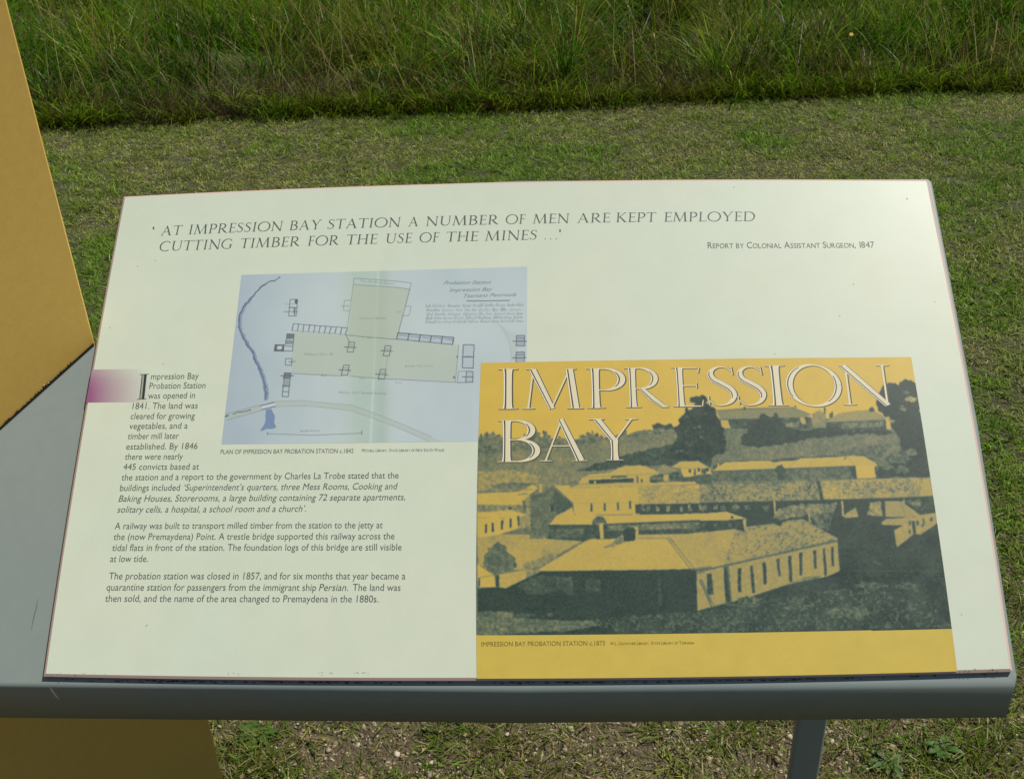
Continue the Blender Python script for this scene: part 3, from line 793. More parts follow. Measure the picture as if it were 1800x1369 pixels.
# ------------------------------------------------------------------ pictures: each a finely divided flat sheet carrying its own printed tones
def poly_mask(X, Y, P):
    P = np.asarray(P, float); x0, y0 = P.min(0) - 3; x1, y1 = P.max(0) + 3
    m = np.zeros(X.shape, bool); sel = (X >= x0) & (X <= x1) & (Y >= y0) & (Y <= y1)
    if not sel.any(): return m
    x = X[sel]; y = Y[sel]; r = np.zeros(x.shape, bool); j = len(P) - 1
    for i in range(len(P)):
        xi, yi = P[i]; xj, yj = P[j]
        if yi != yj:
            c = ((yi > y) != (yj > y)) & (x < (xj - xi) * (y - yi) / (yj - yi) + xi); r ^= c
        j = i
    m[sel] = r; return m
def seg_dist(X, Y, pts):
    D = np.full(X.shape, 1e9)
    for (ax, ay), (bx, by) in zip(pts[:-1], pts[1:]):
        pad = 6; sel = (X > min(ax, bx) - pad) & (X < max(ax, bx) + pad) & (Y > min(ay, by) - pad) & (Y < max(ay, by) + pad)
        if not sel.any(): continue
        x = X[sel]; y = Y[sel]; dx, dy = bx - ax, by - ay; t = np.clip(((x - ax) * dx + (y - ay) * dy) / (dx * dx + dy * dy + 1e-9), 0, 1)
        D[sel] = np.minimum(D[sel], np.hypot(x - ax - t * dx, y - ay - t * dy))
    return D
def sheet(name, TLp, TRp, BRp, BLp, nx_, ny_, h, bow=None):
    s = np.linspace(0, 1, nx_)[None, :]; t = np.linspace(0, 1, ny_)[:, None]
    X = (1 - t) * ((1 - s) * TLp[0] + s * TRp[0]) + t * ((1 - s) * BLp[0] + s * BRp[0])
    Y = (1 - t) * ((1 - s) * TLp[1] + s * TRp[1]) + t * ((1 - s) * BLp[1] + s * BRp[1])
    if bow:
        Y = Y + 4 * s * (1 - s) * (bow[0] * (1 - t) + bow[1] * t); X = X + 4 * t * (1 - t) * (bow[2] * (1 - s) + bow[3] * s)
    def finish(colors):
        q = uv(X, Y); V = plane_pts(q, h).reshape(-1, 3)
        ii = np.arange(ny_ - 1)[:, None] * nx_ + np.arange(nx_ - 1)[None]
        fc = np.stack([ii, ii + nx_, ii + nx_ + 1, ii + 1], -1).reshape(-1, 4)
        return mesh(name, V, fc, M_print, panel, colors=colors.reshape(-1, 3))
    return X, Y, finish

# ---- drawn plan of the station
def plan():
    X, Y, fin = sheet('plan_drawing', (424.4, 483.4), (926.7, 468.8), (926.0, 775), (389.3, 780.8), 600, 350, .00010)
    base = np.array((175, 189, 190.)); C = np.repeat(base[None], X.size, 0).reshape(*X.shape, 3)
    sh = (vnoise(X, Y, 90, 3, 71) - .5)[..., None]; C = C + sh * np.array((16, 14, 10.))
    lft = np.clip((560 - X) / 190, 0, 1)[..., None]; C = C + lft * np.array((-20, -18, -8.))
    fold = np.exp(-((X - 655 - (700 - Y) * .045) / 2.2) ** 2)[..., None]; C = C + fold * 12
    tone = np.exp(-((X - 640) / 34) ** 2)[..., None]; C = C + tone * np.array((-10, -6, -16.))
    tone = np.exp(-((X - 672) / 12) ** 2)[..., None]; C = C + tone * np.array((-10, -8, -12.))
    def z5(p): return [(380 + a / 5.475, 450 + b / 5.475) for a, b in p]
    def z6(p): return [(660 + a / 5.475, 450 + b / 5.475) for a, b in p]
    def z7(p): return [(380 + a / 3.75, 640 + b / 3.75) for a, b in p]
    def tint(P, c, k, soft=0):
        m = poly_mask(X, Y, P); C[m] = C[m] * (1 - k) + np.array(c, float) * k
    WX = X + 3 * (vnoise(X, Y, 9, 2, 75) - .5); WY = Y + 3 * (vnoise(X, Y, 9, 2, 76) - .5)
    GRN = (166, 177, 156)
    tint(z5([(1320, 275), (1752, 305)]) + z6([(332, 325), (205, 800)]) + z5([(1270, 760)]), GRN, .66)
    tint(z5([(740, 730), (1250, 765), (1752, 800)]) + z6([(205, 800), (800, 855), (770, 1215), (270, 1195)]) + z5([(720, 1130)]), GRN, .54)
    # road
    road = z7([(60, 330), (290, 270), (390, 245), (560, 240), (900, 272), (1040, 320), (1250, 405), (1420, 478), (1490, 510), (1400, 508), (1200, 420), (1020, 352), (880, 305), (600, 275), (390, 280), (300, 305), (70, 368)])
    tint(road, (162, 174, 164), .55)
    def stroke(pts, wd, c, k=1.0, wob=.5):
        D = seg_dist(WX * 0 + X + wob * (vnoise(X, Y, 6, 2, 77) - .5) * 2, Y + wob * (vnoise(X, Y, 6, 2, 78) - .5) * 2, pts)
        a = np.clip(wd / 2 + .5 - D, 0, 1)[..., None] * k; C[:] = C * (1 - a) + np.array(c, float) * a
    INK = (84, 91, 98); SOFT = (112, 122, 124)
    stroke(z7([(60, 330), (290, 270)]), 1, SOFT, .7); stroke(z7([(70, 368), (300, 305)]), 1, SOFT, .7)
    stroke(z7([(390, 245), (560, 240), (900, 272), (1040, 320), (1250, 405), (1420, 478)]), .8, SOFT, .55)
    stroke(z7([(390, 280), (600, 275), (880, 305), (1020, 352), (1200, 420), (1400, 508)]), .8, SOFT, .55)
    stroke(z6([(1180, 650), (1240, 720), (1280, 800), (1300, 900), (1310, 1010)]), .8, SOFT, .6)
    tint(z6([(1180, 650), (1290, 720), (1370, 760), (1350, 1010), (1310, 1010), (1290, 850)]), (165, 178, 172), .5)
    # creek
    creek = z5([(615, 205), (575, 235), (510, 250), (430, 300), (350, 390), (265, 480), (228, 570), (220, 680), (245, 760), (300, 860), (350, 920), (370, 990), (420, 1090), (450, 1180), (470, 1260), (480, 1320)]) + z7([(325, 230)])
    for i in range(len(creek) - 1):
        t = i / (len(creek) - 1); stroke(creek[i:i + 2], 1.6 + 5.5 * t, (112, 132, 158), .85, 1.2)
    stroke(creek, 1.4, (78, 92, 112), .9, 1.6); stroke([(a + 2 + 3 * i / len(creek), b) for i, (a, b) in enumerate(creek)][4:], 1.1, (84, 96, 116), .7, 2.0)
    m = poly_mask(WX, WY, z7([(330, 300), (365, 295), (385, 340), (380, 380), (400, 418), (360, 425), (290, 440), (320, 390)])); C[m] = C[m] * .15 + np.array((104, 126, 162.)) * .85
    stroke(z7([(290, 275), (385, 250)]), 1.3, INK); stroke(z7([(300, 300), (390, 280)]), 1.3, INK); stroke(z7([(305, 285), (385, 265)]), 4, (186, 198, 204), .8)
    stroke(z7([(110, 330), (150, 318), (228, 300)]), 1.6, INK, .9, 1.6); stroke(z7([(60, 345), (80, 338)]), 2.4, INK, .9)
    def box(P, wd=1.2, c=INK, fill=None, k=.9):
        if fill is not None: tint(P, fill, .8)
        stroke(list(P) + [P[0]], wd, c, k, .5)
    # big yard at the top
    stroke(z5([(1320, 275), (1325, 215), (1752, 245)]) + z6([(345, 260), (330, 322)]), .9, SOFT, .95)
    stroke(z5([(1320, 275), (1752, 305)]) + z6([(330, 322)]), .9, SOFT, .95)
    stroke(z5([(1320, 275), (1262, 700)]), .8, SOFT, .8); stroke(z6([(330, 322), (205, 800)]), 1.1, INK, .7)
    stroke(z5([(1300, 425), (1235, 430), (1225, 525), (1285, 525)]), .8, SOFT); stroke(z6([(290, 480), (345, 485), (320, 575), (262, 578)]), .8, SOFT)
    stroke(z5([(1250, 760), (1450, 780), (1752, 803)]), 1.0, INK, .8); stroke(z5([(1250, 760), (1285, 835)]), 1, INK, .8)
    # row of cells
    top0, top1, bot0, bot1 = np.array(z5([(745, 652)])[0]), np.array(z5([(1262, 692)])[0]), np.array(z5([(730, 718)])[0]), np.array(z5([(1245, 755)])[0])
    for k in range(11):
        t = k / 10; stroke([tuple(top0 + (top1 - top0) * t), tuple(bot0 + (bot1 - bot0) * t)], 1.5, INK, .85, .8)
    stroke([tuple(top0), tuple(top1)], 1.1, INK, .85); stroke([tuple(bot0), tuple(bot1)], 1.0, INK, .5, 1.0)
    t0, t1, u0, u1 = (np.array(z6([q])[0]) for q in ((218, 740), (752, 785), (203, 800), (742, 852)))
    tint([tuple(t0), tuple(t1), tuple(u1), tuple(u0)], (164, 178, 186), .9)
    for k in range(6):
        t = k / 5; stroke([tuple(t0 + (t1 - t0) * t), tuple(u0 + (u1 - u0) * t)], 1.8, INK, .95)
        if k < 5: a = t0 + (t1 - t0) * (t + .03) + np.array((0, 3.5)); stroke([tuple(a), tuple(a + np.array((14, 2)))], 1.4, INK, .6, 1.8)
    stroke([tuple(t0), tuple(t1)], 1.6, INK, .95); stroke([tuple(u0), tuple(u1)], 1.4, INK, .8)
    # small buildings
    box(z5([(712, 418), (785, 420), (768, 578), (698, 578)])); tint(z5([(757, 418), (785, 420), (778, 465), (757, 455)]), INK, .95)
    stroke(z5([(700, 497), (775, 497)]), 1.2, INK); stroke(z5([(650, 537), (790, 535)]), 1, INK, .8); stroke(z5([(660, 465), (780, 462)]), .8, INK, .5); tint(z5([(745, 500), (765, 500), (758, 570), (745, 565)]), INK, .7)
    box(z5([(682, 750), (750, 752), (735, 915), (648, 915), (652, 855), (668, 852)]), 1.3); tint(z5([(682, 750), (750, 752), (742, 800), (675, 800)]), INK, .75); tint(z5([(675, 810), (742, 810), (738, 852), (668, 852)]), (120, 132, 140), .85)
    box(z5([(568, 855), (650, 855), (645, 915), (560, 915)]), 1.6, INK, (80, 86, 92)); tint(z5([(590, 868), (635, 868), (630, 898), (586, 898)]), (180, 194, 200), .95)
    stroke(z5([(668, 868), (738, 868)]), 1.2, INK)
    box(z5([(672, 988), (728, 988), (724, 1053), (668, 1050), (664, 1020)])); stroke(z5([(700, 1018), (760, 1016)]), 1, INK)
    box(z5([(658, 1125), (720, 1125), (695, 1352), (635, 1352)]), 1.4); tint(z5([(652, 1125), (720, 1125), (712, 1180), (645, 1180)]), INK, .65)
    for yy in (1180, 1245, 1255, 1305): stroke(z5([(650 - (yy - 1150) * .08, yy), (712 - (yy - 1150) * .08, yy)]), 1.2, INK)
    tint(z5([(648, 1190), (708, 1190), (700, 1240), (644, 1240)]), (128, 140, 146), .7); stroke(z5([(620, 1152), (745, 1152)]), 1.3, INK)
    for cx_, cy_, f6 in ((1297, 880, 0), (1243, 1100, 0), (1645, 915, 0), (1597, 1140, 0)):
        box(z5([(cx_ - 18, cy_ - 50), (cx_ + 38, cy_ - 48), (cx_ + 22, cy_ + 45), (cx_ - 38, cy_ + 45)]), 1.3)
        stroke(z5([(cx_ - 60, cy_ - 4), (cx_ + 50, cy_ + 2)]), 1.6, INK, .9); stroke(z5([(cx_ - 20, cy_ - 25), (cx_ + 30, cy_ - 20)]), 1, INK, .6)
    box(z6([(845, 855), (950, 855), (940, 1078), (835, 1075)]), 1.5, INK, (166, 178, 186)); stroke(z6([(835, 970), (945, 970)]), 1.4, INK); stroke(z6([(862, 966), (915, 972)]), 2, INK, .7, 1.5)
    box(z6([(875, 1110), (940, 1110), (935, 1215), (868, 1212)]), 1.4, INK, (160, 172, 178)); stroke(z6([(835, 1162), (940, 1162)]), 1.4, INK); stroke(z6([(868, 1108), (800, 1108), (790, 1215), (850, 1215)]), .8, SOFT)
    for q in ((788, 973), (756, 1167)): tint(z6([(q[0] - 9, q[1] - 12), (q[0] + 9, q[1] - 12), (q[0] + 9, q[1] + 12), (q[0] - 9, q[1] + 12)]), INK, .7)
    stroke(z6([(800, 855), (790, 1000), (768, 1215)]), .8, SOFT)
    for q in ((1395, 815), (1392, 975)):
        box(z6([(q[0] - 38, q[1] - 50), (q[0] + 42, q[1] - 50), (q[0] + 40, q[1] + 50), (q[0] - 40, q[1] + 50)]), 1.4, INK, (146, 158, 166)); stroke(z6([(q[0] - 70, q[1] + 5), (q[0] + 55, q[1] + 5)]), 1.6, INK); stroke(z6([(q[0] - 38, q[1] - 25), (q[0] + 42, q[1] - 25)]), 1.2, INK, .7)
    stroke(z7([(500, 62), (830, 78)]), .9, INK, .7); stroke(z7([(890, 80), (1100, 96), (1570, 120), (1650, 122)]), .9, INK, .7)
    stroke(z6([(118, 970), (100, 1090)]), .7, SOFT, .7)
    stroke(z7([(340, 458), (650, 468), (960, 455)]), .8, INK, .8, .4); stroke(z7([(340, 450), (340, 466)]), 1.1, INK); stroke(z7([(960, 440), (960, 462)]), 1.1, INK)
    # handwriting, as running pen strokes
    r = random.Random(12)
    def script(x0, y0, x1, y1, hgt, wd, k, seed):
        r = random.Random(seed); x = x0; pts = []; L = x1 - x0
        def base(x): return y0 + (y1 - y0) * (x - x0) / L
        while x < x1 - 2:
            wl = r.uniform(7, 24); xe = min(x1, x + wl); pts = []
            first = True; q = x
            while q < xe:
                up = hgt * (1.0 if (first or r.random() < .18) else .42); dn = hgt * (.35 if r.random() < .12 else 0)
                s_ = .35 * up
                pts += [(q, base(q) + dn * .0), (q + s_ + .5, base(q) - up), (q + .9, base(q) + dn), ]
                q += r.uniform(1.6, 2.6); first = False
            if len(pts) > 1: stroke(pts, wd * .8, INK, k * r.uniform(.5, .85), .2)
            x = xe + r.uniform(2.5, 5)
    for a, b, hgt, sd in ((z6([(480, 490)])[0], z6([(1420, 478)])[0], 5, 1), (z6([(490, 528)])[0], z6([(1405, 523)])[0], 4.5, 2), (z6([(490, 568)])[0], z6([(1410, 560)])[0], 4.5, 3), (z6([(485, 605)])[0], z6([(1420, 598)])[0], 5, 4), (z6([(480, 642)])[0], z6([(1420, 632)])[0], 4.5, 5)):
        script(a[0], a[1], b[0], b[1], hgt, .9, .62, sd)
    stroke(z6([(880, 433), (1100, 432), (1290, 428)]), 1.5, INK, .85, .3)
    for p0, p1, hgt, sd in (((1390, 245), (1715, 275), 3.2, 21), ((1380, 605), (1640, 602), 3, 22), ((845, 950), (1120, 950), 3, 23), ((1180, 1318), (1665, 1330), 4, 24), ((1205, 485), (1275, 485), 2, 27), ((1010, 1155), (1065, 1155), 3, 28), ((1380, 1180), (1435, 1180), 3, 29), ((1455, 790), (1500, 795), 3, 30)):
        a = z5([p0])[0]; b = z5([p1])[0]; script(a[0], a[1], b[0], b[1], hgt, .9, .55, sd)
    for p0, p1, hgt, sd in (((285, 1065), (560, 1062), 3, 31), ((205, 540), (270, 540), 2, 32), ((190, 1220), (245, 1222), 3, 33)):
        a = z6([p0])[0]; b = z6([p1])[0]; script(a[0], a[1], b[0], b[1], hgt, .9, .5, sd)
    a = z7([(555, 445)])[0]; b = z7([(682, 440)])[0]; script(a[0], a[1], b[0], b[1], 3.5, .9, .6, 41)
    fin(pr(C))
plan()
ink = Ink(.00016)
for s, a, b in (('Probation Station', (655, 275), (1100, 268)), ('Impression Bay', (712, 345), (1112, 335)), ('Tasmans Peninsula', (835, 402), (1350, 386))):
    p0 = (660 + a[0] / 5.475, 450 + a[1] / 5.475); p1 = (660 + b[0] / 5.475, 450 + b[1] / 5.475)
    v, f = text_mesh(s); place(ink, v, f, p0, p1, 6.0, .6)
ink.build('plan_title', material('plan_ink', tuple(pr((104, 113, 120))), .5), panel)

# ---- two-tone photograph
def photo():
    X, Y, fin = sheet('photograph_print', (845.5, 638), (1601.5, 627.7), (1682.6, 1179.6), (838.2, 1192.3), 900, 610, .00024, bow=(-1.5, 3.0, -4, 3))
    WX = X + 3.0 * (vnoise(X, Y, 7, 2, 81) - .5); WY = Y + 3.0 * (vnoise(X, Y, 7, 2, 82) - .5)       # for ragged outlines
    n1 = vnoise(X, Y, 1.7, 1, 83) - .5; n2 = vnoise(X, Y, 5, 3, 84) - .5; n3 = vnoise(X, Y, 26, 3, 85) - .5; n0 = np.random.default_rng(3).random(X.shape) - .5
    t = np.zeros(X.shape)
    def z1(*p): return [(830 + a / 4.286, 620 + b / 4.286) for a, b in p]
    def z2(*p): return [(1230 + a / 4.286, 620 + b / 4.286) for a, b in p]
    def z3(*p): return [(830 + a / 4.286, 830 + b / 4.286) for a, b in p]
    def z4(*p): return [(1230 + a / 3.83, 830 + b / 3.83) for a, b in p]
    def P(poly, tone, fine=.0, mid=.0, big=.0, rag=0):
        if rag: m = poly_mask(X + rag * (WX - X), Y + rag * (WY - Y), poly)
        else: m = poly_mask(X + .25 * (WX - X), Y + .25 * (WY - Y), poly)
        t[m] = (tone + fine * n1 * 1.4 + fine * n0 * 1.1 + mid * n2 * 1.6 + big * n3 * 2)[m]
    def Ln(pts, wd, tone, k=.78):
        D = seg_dist(X, Y, pts); a = np.clip(wd / 2 + .5 - D, 0, 1) * k; t[:] = t * (1 - a) + tone * a
    # land
    P(z1((30, 632), (60, 626), (100, 618), (150, 612), (190, 622), (230, 640), (330, 644), (400, 632), (440, 622), (470, 612), (520, 628), (560, 622), (590, 642), (700, 644), (790, 652), (840, 630), (905, 612), (960, 632), (1000, 642), (1090, 622), (1140, 600), (1170, 618), (1260, 592), (1350, 575), (1560, 545), (1800, 520)) + z2((700, 500), (1700, 480), (1800, 1200)) + z3((1800, 1240), (0, 1240)), .56, .12, .22, .1, 2)
    P(z1((30, 640), (300, 650), (500, 640), (800, 655), (1100, 640), (1500, 590), (1500, 640), (1150, 690), (700, 720), (40, 760)), .62, .15, .3, .1, 2)
    P(z1((40, 780), (350, 730), (800, 690), (1180, 640), (1500, 600), (1520, 680), (1180, 760), (800, 880), (620, 990), (480, 1010), (40, 1060)), .52, .12, .16, .12, 1)
    P(z1((40, 900), (300, 880), (520, 930), (480, 1000), (300, 980), (40, 1060)), .36, .14, .25, .1, 2)
    P(z1((130, 990), (250, 975), (480, 985), (470, 1010), (150, 1025)), .6, .1, .3, 0, 2)
    P(z1((790, 885), (900, 850), (1180, 760), (1500, 690), (1800, 700), (1800, 860), (1350, 855), (1150, 848), (1030, 880), (830, 895)), .86, .14, .22, .05, 2)
    P(z1((560, 950), (640, 930), (1000, 880), (850, 940), (720, 985), (560, 1010)), .5, .14, .2, 0, 1)
    for a, b, c_, d in ((70, 612, 12, 16), (110, 606, 22, 12), (155, 604, 14, 14), (200, 622, 16, 10), (405, 618, 18, 12), (470, 588, 16, 14), (490, 604, 22, 10), (545, 604, 14, 16), (580, 628, 16, 10), (660, 636, 12, 10), (830, 622, 16, 14), (872, 612, 22, 14), (905, 596, 7, 16), (935, 618, 18, 14), (980, 632, 14, 12), (1060, 630, 14, 10), (1130, 604, 16, 16), (1150, 585, 10, 18)):
        P(z1((a - c_, b + d * .4), (a - c_ * .6, b - d * .6), (a, b - d), (a + c_ * .6, b - d * .5), (a + c_, b + d * .3), (a + c_ * .4, b + d * 1.6), (a - c_ * .4, b + d * 1.6)), .66, .2, .4, 0, 2.6)
    # house on the hill and the slope below it
    P(z2((60, 700), (200, 560), (1440, 540), (1640, 700), (1640, 900), (1340, 860), (1130, 770), (560, 810), (100, 850)), .6, .12, .2, .1)
    P(z2((125, 435), (330, 415), (700, 412), (790, 445), (838, 467), (790, 490), (150, 502)), .46, .06, .04)
    Ln(z2((125, 433), (700, 411), (838, 466)), 1.2, .75); P(z2((150, 502), (840, 485), (850, 570), (160, 575)), .82, .1, .35)
    P(z2((155, 508), (212, 508), (232, 572), (172, 572)), .14); P(z2((750, 490), (790, 488), (800, 540), (765, 530)), .2)
    P(z2((645, 530), (750, 520), (750, 560), (650, 560)), .5, .1, .4)
    P(z2((848, 462), (900, 430), (948, 455), (948, 560), (850, 562)), .45, .1, .2); P(z2((935, 412), (949, 412), (949, 458), (937, 458)), .9); P(z2((975, 460), (1005, 440), (1005, 495), (975, 490)), .75, 0, .3)
    P(z2((945, 522), (1055, 452), (1150, 440), (1290, 428), (1402, 480), (1390, 506), (1150, 520)), .38, .06, .05); Ln(z2((945, 524), (1400, 505)), 1.3, .8)
    P(z2((950, 528), (1400, 510), (1410, 580), (950, 600)), .84, .1, .3); P(z2((1060, 535), (1390, 520), (1390, 555), (1070, 570)), .6, .1, .5)
    P(z2((1398, 480), (1425, 482), (1442, 578), (1405, 575)), .1); P(z2((1275, 420), (1300, 405), (1325, 440), (1280, 448)), .9, 0, 0, 0, 1)
    P(z2((330, 408), (345, 408), (345, 428), (330, 430)), .9); P(z2((712, 398), (726, 398), (726, 414), (712, 414)), .9)
    for c, rr in (((1290, 470), 0),): pass
    P(z2((380, 560), (440, 500), (455, 460), (480, 442), (505, 465), (530, 490), (560, 455), (590, 470), (615, 510), (660, 560), (760, 590), (900, 570), (1010, 560), (1150, 590), (1320, 580), (1450, 590), (1440, 620), (1200, 610), (1000, 630), (820, 645), (700, 680), (560, 700), (430, 715), (330, 690), (300, 640)), .93, .08, .14, 0, 2.2)
    P(z2((100, 775), (300, 735), (500, 710), (830, 655), (1200, 625), (1440, 640), (1390, 720), (1250, 770), (900, 780), (500, 800), (200, 815), (90, 840)), .57, .14, .2, .05, 2)
    P(z2((1000, 760), (1390, 680), (1450, 700), (1380, 780), (1340, 840), (1240, 775)), .72, .14, .3, 0, 2)
    # trees
    P(z1((1648, 372), (1650, 340), (1680, 322), (1720, 320), (1755, 332), (1772, 356), (1760, 378), (1700, 385)), .94, .1, .16, 0, 2.6)
    P(z1((1735, 360), (1790, 400)) + z2((40, 372), (75, 395), (110, 415), (128, 470), (150, 500), (160, 545), (190, 570), (178, 600), (205, 670), (190, 740), (140, 770), (60, 800), (0, 830)) + z1((1700, 820), (1500, 800), (1430, 770), (1510, 700), (1545, 640), (1515, 560), (1550, 545), (1555, 490), (1600, 470), (1600, 425), (1660, 420), (1700, 385)), .94, .08, .16, .05, 2.8)
    for a, b, c_, d in ((1620, 500, 30, 12), (1700, 560, 36, 14), (1600, 600, 26, 10), (1740, 640, 30, 14), (1640, 690, 34, 12), (1760, 470, 24, 10), (1560, 740, 40, 12)):
        P(z1((a - c_, b), (a - c_ * .4, b - d), (a + c_ * .5, b - d * .8), (a + c_, b + d * .3), (a + c_ * .3, b + d), (a - c_ * .6, b + d * .7)), .80, .16, .5, 0, 3)
    P(z1((1350, 545), (1400, 530), (1450, 545), (1500, 540), (1520, 570), (1370, 575)), .88, .1, .2, 0, 2)
    P(z2((1330, 400), (1335, 330), (1355, 285), (1385, 250), (1420, 232), (1470, 228), (1500, 245), (1510, 212), (1550, 196), (1600, 205), (1632, 250), (1650, 350), (1665, 470), (1690, 600), (1720, 800), (1735, 935), (1335, 942), (1340, 850), (1420, 800), (1520, 740), (1500, 640), (1450, 560), (1440, 490), (1390, 470), (1345, 430)), .95, .06, .1, .02, 2)
    for a, b, c_, d, tn_ in ((1590, 350, 50, 22, .25), (1530, 420, 36, 20, .65), (1560, 300, 20, 10, .7), (1450, 510, 30, 12, .35), (1600, 750, 50, 26, .6), (1500, 790, 90, 50, .74), (1520, 880, 70, 30, .7), (1400, 850, 60, 40, .72)):
        P(z2((a - c_, b), (a - c_ * .4, b - d), (a + c_ * .5, b - d * .8), (a + c_, b + d * .3), (a + c_ * .3, b + d), (a - c_ * .6, b + d * .7)), tn_, .12, .4, 0, 2.5)
    # middle long building
    P(z2((95, 850), (200, 820), (560, 805), (740, 788), (1130, 770), (1140, 800), (560, 830), (100, 880)), .86, .1, .1, 0, 1)
    P(z2((95, 892), (130, 860), (140, 825), (150, 850), (192, 824), (530, 811), (560, 826), (600, 818), (718, 812), (762, 796), (1000, 786), (1110, 778), (1235, 780), (1336, 838), (1335, 850), (1170, 852), (650, 870), (100, 892)), .13, .06, .04)
    P(z2((98, 894), (1170, 854), (1186, 946), (700, 958), (100, 975)), .70, .16, .3, 0); Ln(z2((100, 893), (1170, 853)), 1.6, .9)
    P(z2((1120, 856), (1172, 854), (1186, 946), (1160, 948)), .92, .04); P(z2((1174, 853), (1335, 848), (1330, 940), (1186, 945)), .06, .04)
    P(z2((570, 890), (585, 850), (630, 850), (650, 890), (660, 950), (580, 950)), .86, .1, .2, 0, 2)
    Ln(z2((1110, 780), (1170, 852)), 1, .5); Ln(z2((675, 868), (735, 800)), 1, .45); Ln(z2((530, 812), (575, 868)), 1, .45); Ln(z2((1090, 800), (1100, 790)), 2.5, .9)
    P(z2((1320, 850), (1345, 860), (1360, 945), (1325, 945)), .8, .2, .5, 0, 2)
    # small houses
    P(z1((1580, 925), (1800, 905), (1800, 990), (1400, 990), (1340, 975)), .8, .12, .2)
    P(z1((800, 985), (830, 935), (900, 915), (1030, 905), (1400, 905), (1400, 975), (1300, 985)), .17, .06, .06)
    P(z1((1030, 907), (1100, 868), (1150, 853), (1270, 847), (1330, 865), (1422, 906), (1210, 922)), .16, .05, .05); Ln(z1((820, 938), (1200, 921), (1420, 906)), 1.1, .5)
    P(z1((878, 957), (1215, 945), (1218, 976), (880, 986)), .9, .06, .1); P(z1((1040, 930), (1165, 925), (1165, 938), (1045, 942)), .8); P(z1((918, 965), (932, 965), (932, 985), (918, 985)), .1)
    P(z1((1238, 930), (1250, 930), (1250, 978), (1240, 978)), .85); P(z1((1268, 950), (1285, 950), (1285, 976), (1270, 976)), .8)
    P(z1((1340, 928), (1420, 915), (1560, 895), (1580, 955), (1520, 970), (1340, 978)), .78, .1, .5); P(z1((1440, 920), (1480, 915), (1480, 965), (1445, 970)), .2)
    P(z1((1378, 882), (1410, 850), (1440, 838), (1500, 860), (1566, 888), (1420, 908)), .44, .08, .1); Ln(z1((1378, 884), (1440, 838), (1566, 888)), 1, .7)
    P(z1((1570, 870), (1800, 862)) + z2((82, 868), (88, 912), (0, 918)) + z1((1640, 935), (1590, 938)), .1, .05)
    P(z1((1500, 858), (1570, 817), (1640, 818), (1700, 814), (1796, 866), (1640, 872), (1570, 868)), .16, .05, .03); Ln(z1((1500, 862), (1640, 873), (1796, 866)), 1, .5)
    for a, b in ((1640, 890), (1708, 882), (1775, 880)): P(z1((a - 9, b - 12), (a + 9, b - 12), (a + 9, b + 14), (a - 9, b + 14)), .88)
    for a in (1678, 1748): P(z1((a - 7, 876), (a + 6, 876), (a + 6, 922), (a - 7, 924)), .85)
    Ln(z2((0, 828), (82, 868)), 1, .5); 
    for a in (18, 45): P(z2((a - 6, 872), (a + 6, 872), (a + 6, 912), (a - 6, 912)), .8)
    # left group
    P(z3((30, 155), (350, 150), (440, 180), (560, 150), (560, 520), (30, 500)), .4, .1, .3)
    P(z3((40, 158), (340, 148), (430, 175), (385, 246), (40, 242)), .12, .06, .05, 0); P(z3((395, 128), (460, 92), (498, 122), (430, 170), (340, 150)), .16, .08, .1); Ln(z3((345, 168), (410, 162)), 1.4, .85); Ln(z3((400, 130), (450, 128)), 1.4, .7)
    P(z3((500, 150), (510, 85), (525, 85), (530, 150)), .2); P(z3((40, 244), (390, 246), (380, 275), (280, 285), (40, 300)), .46, .14, .35); P(z3((275, 262), (300, 262), (300, 274), (275, 274)), .95)
    P(z3((40, 302), (285, 284), (408, 318), (350, 346), (40, 342)), .12, .06, .05); P(z3((40, 344), (350, 348), (340, 422), (205, 468), (45, 492)), .1, .05, .04)
    for a, b in ((105, 425), (156, 415), (225, 397), (290, 384)): P(z3((a - 8, b - 35), (a + 8, b - 37), (a + 8, b + 30), (a - 8, b + 36)), .9, .05)
    P(z3((340, 330), (356, 325), (356, 400), (345, 402)), .85); P(z3((375, 215), (400, 210), (410, 320), (385, 270)), .75, .1, .3)
    P(z3((400, 190), (440, 180), (440, 330), (410, 320)), .45, .1, .3)
    P(z3((40, 492), (210, 468), (430, 465), (570, 495), (842, 508), (700, 590), (520, 700), (400, 740), (45, 700)), .26, .08, .1, .1)
    P(z3((205, 468), (430, 410), (430, 440), (560, 495), (440, 500), (430, 465)), .6, .12, .2, 0, 1)
    P(z3((380, 690), (520, 640), (700, 585), (640, 640), (520, 700), (410, 735)), .42, .1, .2, 0, 2)
    P(z3((92, 700), (90, 630), (120, 575), (165, 540), (190, 522), (235, 545), (262, 600), (318, 638), (328, 700), (290, 735), (190, 752), (110, 730)), .68, .16, .28, 0, 2.4)
    P(z3((40, 690), (100, 735), (165, 772), (178, 862), (40, 862)), .1, .05); Ln(z3((45, 795), (180, 770)), 1.2, .7); P(z3((178, 782), (202, 772), (204, 858), (180, 860)), .9); P(z3((45, 798), (60, 796), (58, 858), (45, 858)), .8)
    P(z3((203, 768), (412, 735), (500, 730), (460, 770), (250, 872), (204, 864)), .2, .08, .1); P(z3((405, 750), (520, 725), (500, 770), (410, 790)), .45, .14, .3, 0, 2); Ln(z3((180, 768), (410, 730)), 1, .6)
    # the long building, gable and verandahs
    P(z3((560, 260), (1240, 240), (1800, 230), (1800, 470), (1250, 480), (840, 520), (560, 500)), .86, .1, .2)
    P(z4((0, 205), (1570, 160), (1600, 300), (1640, 560), (940, 660), (930, 460), (0, 420)), .92, .06, .1)
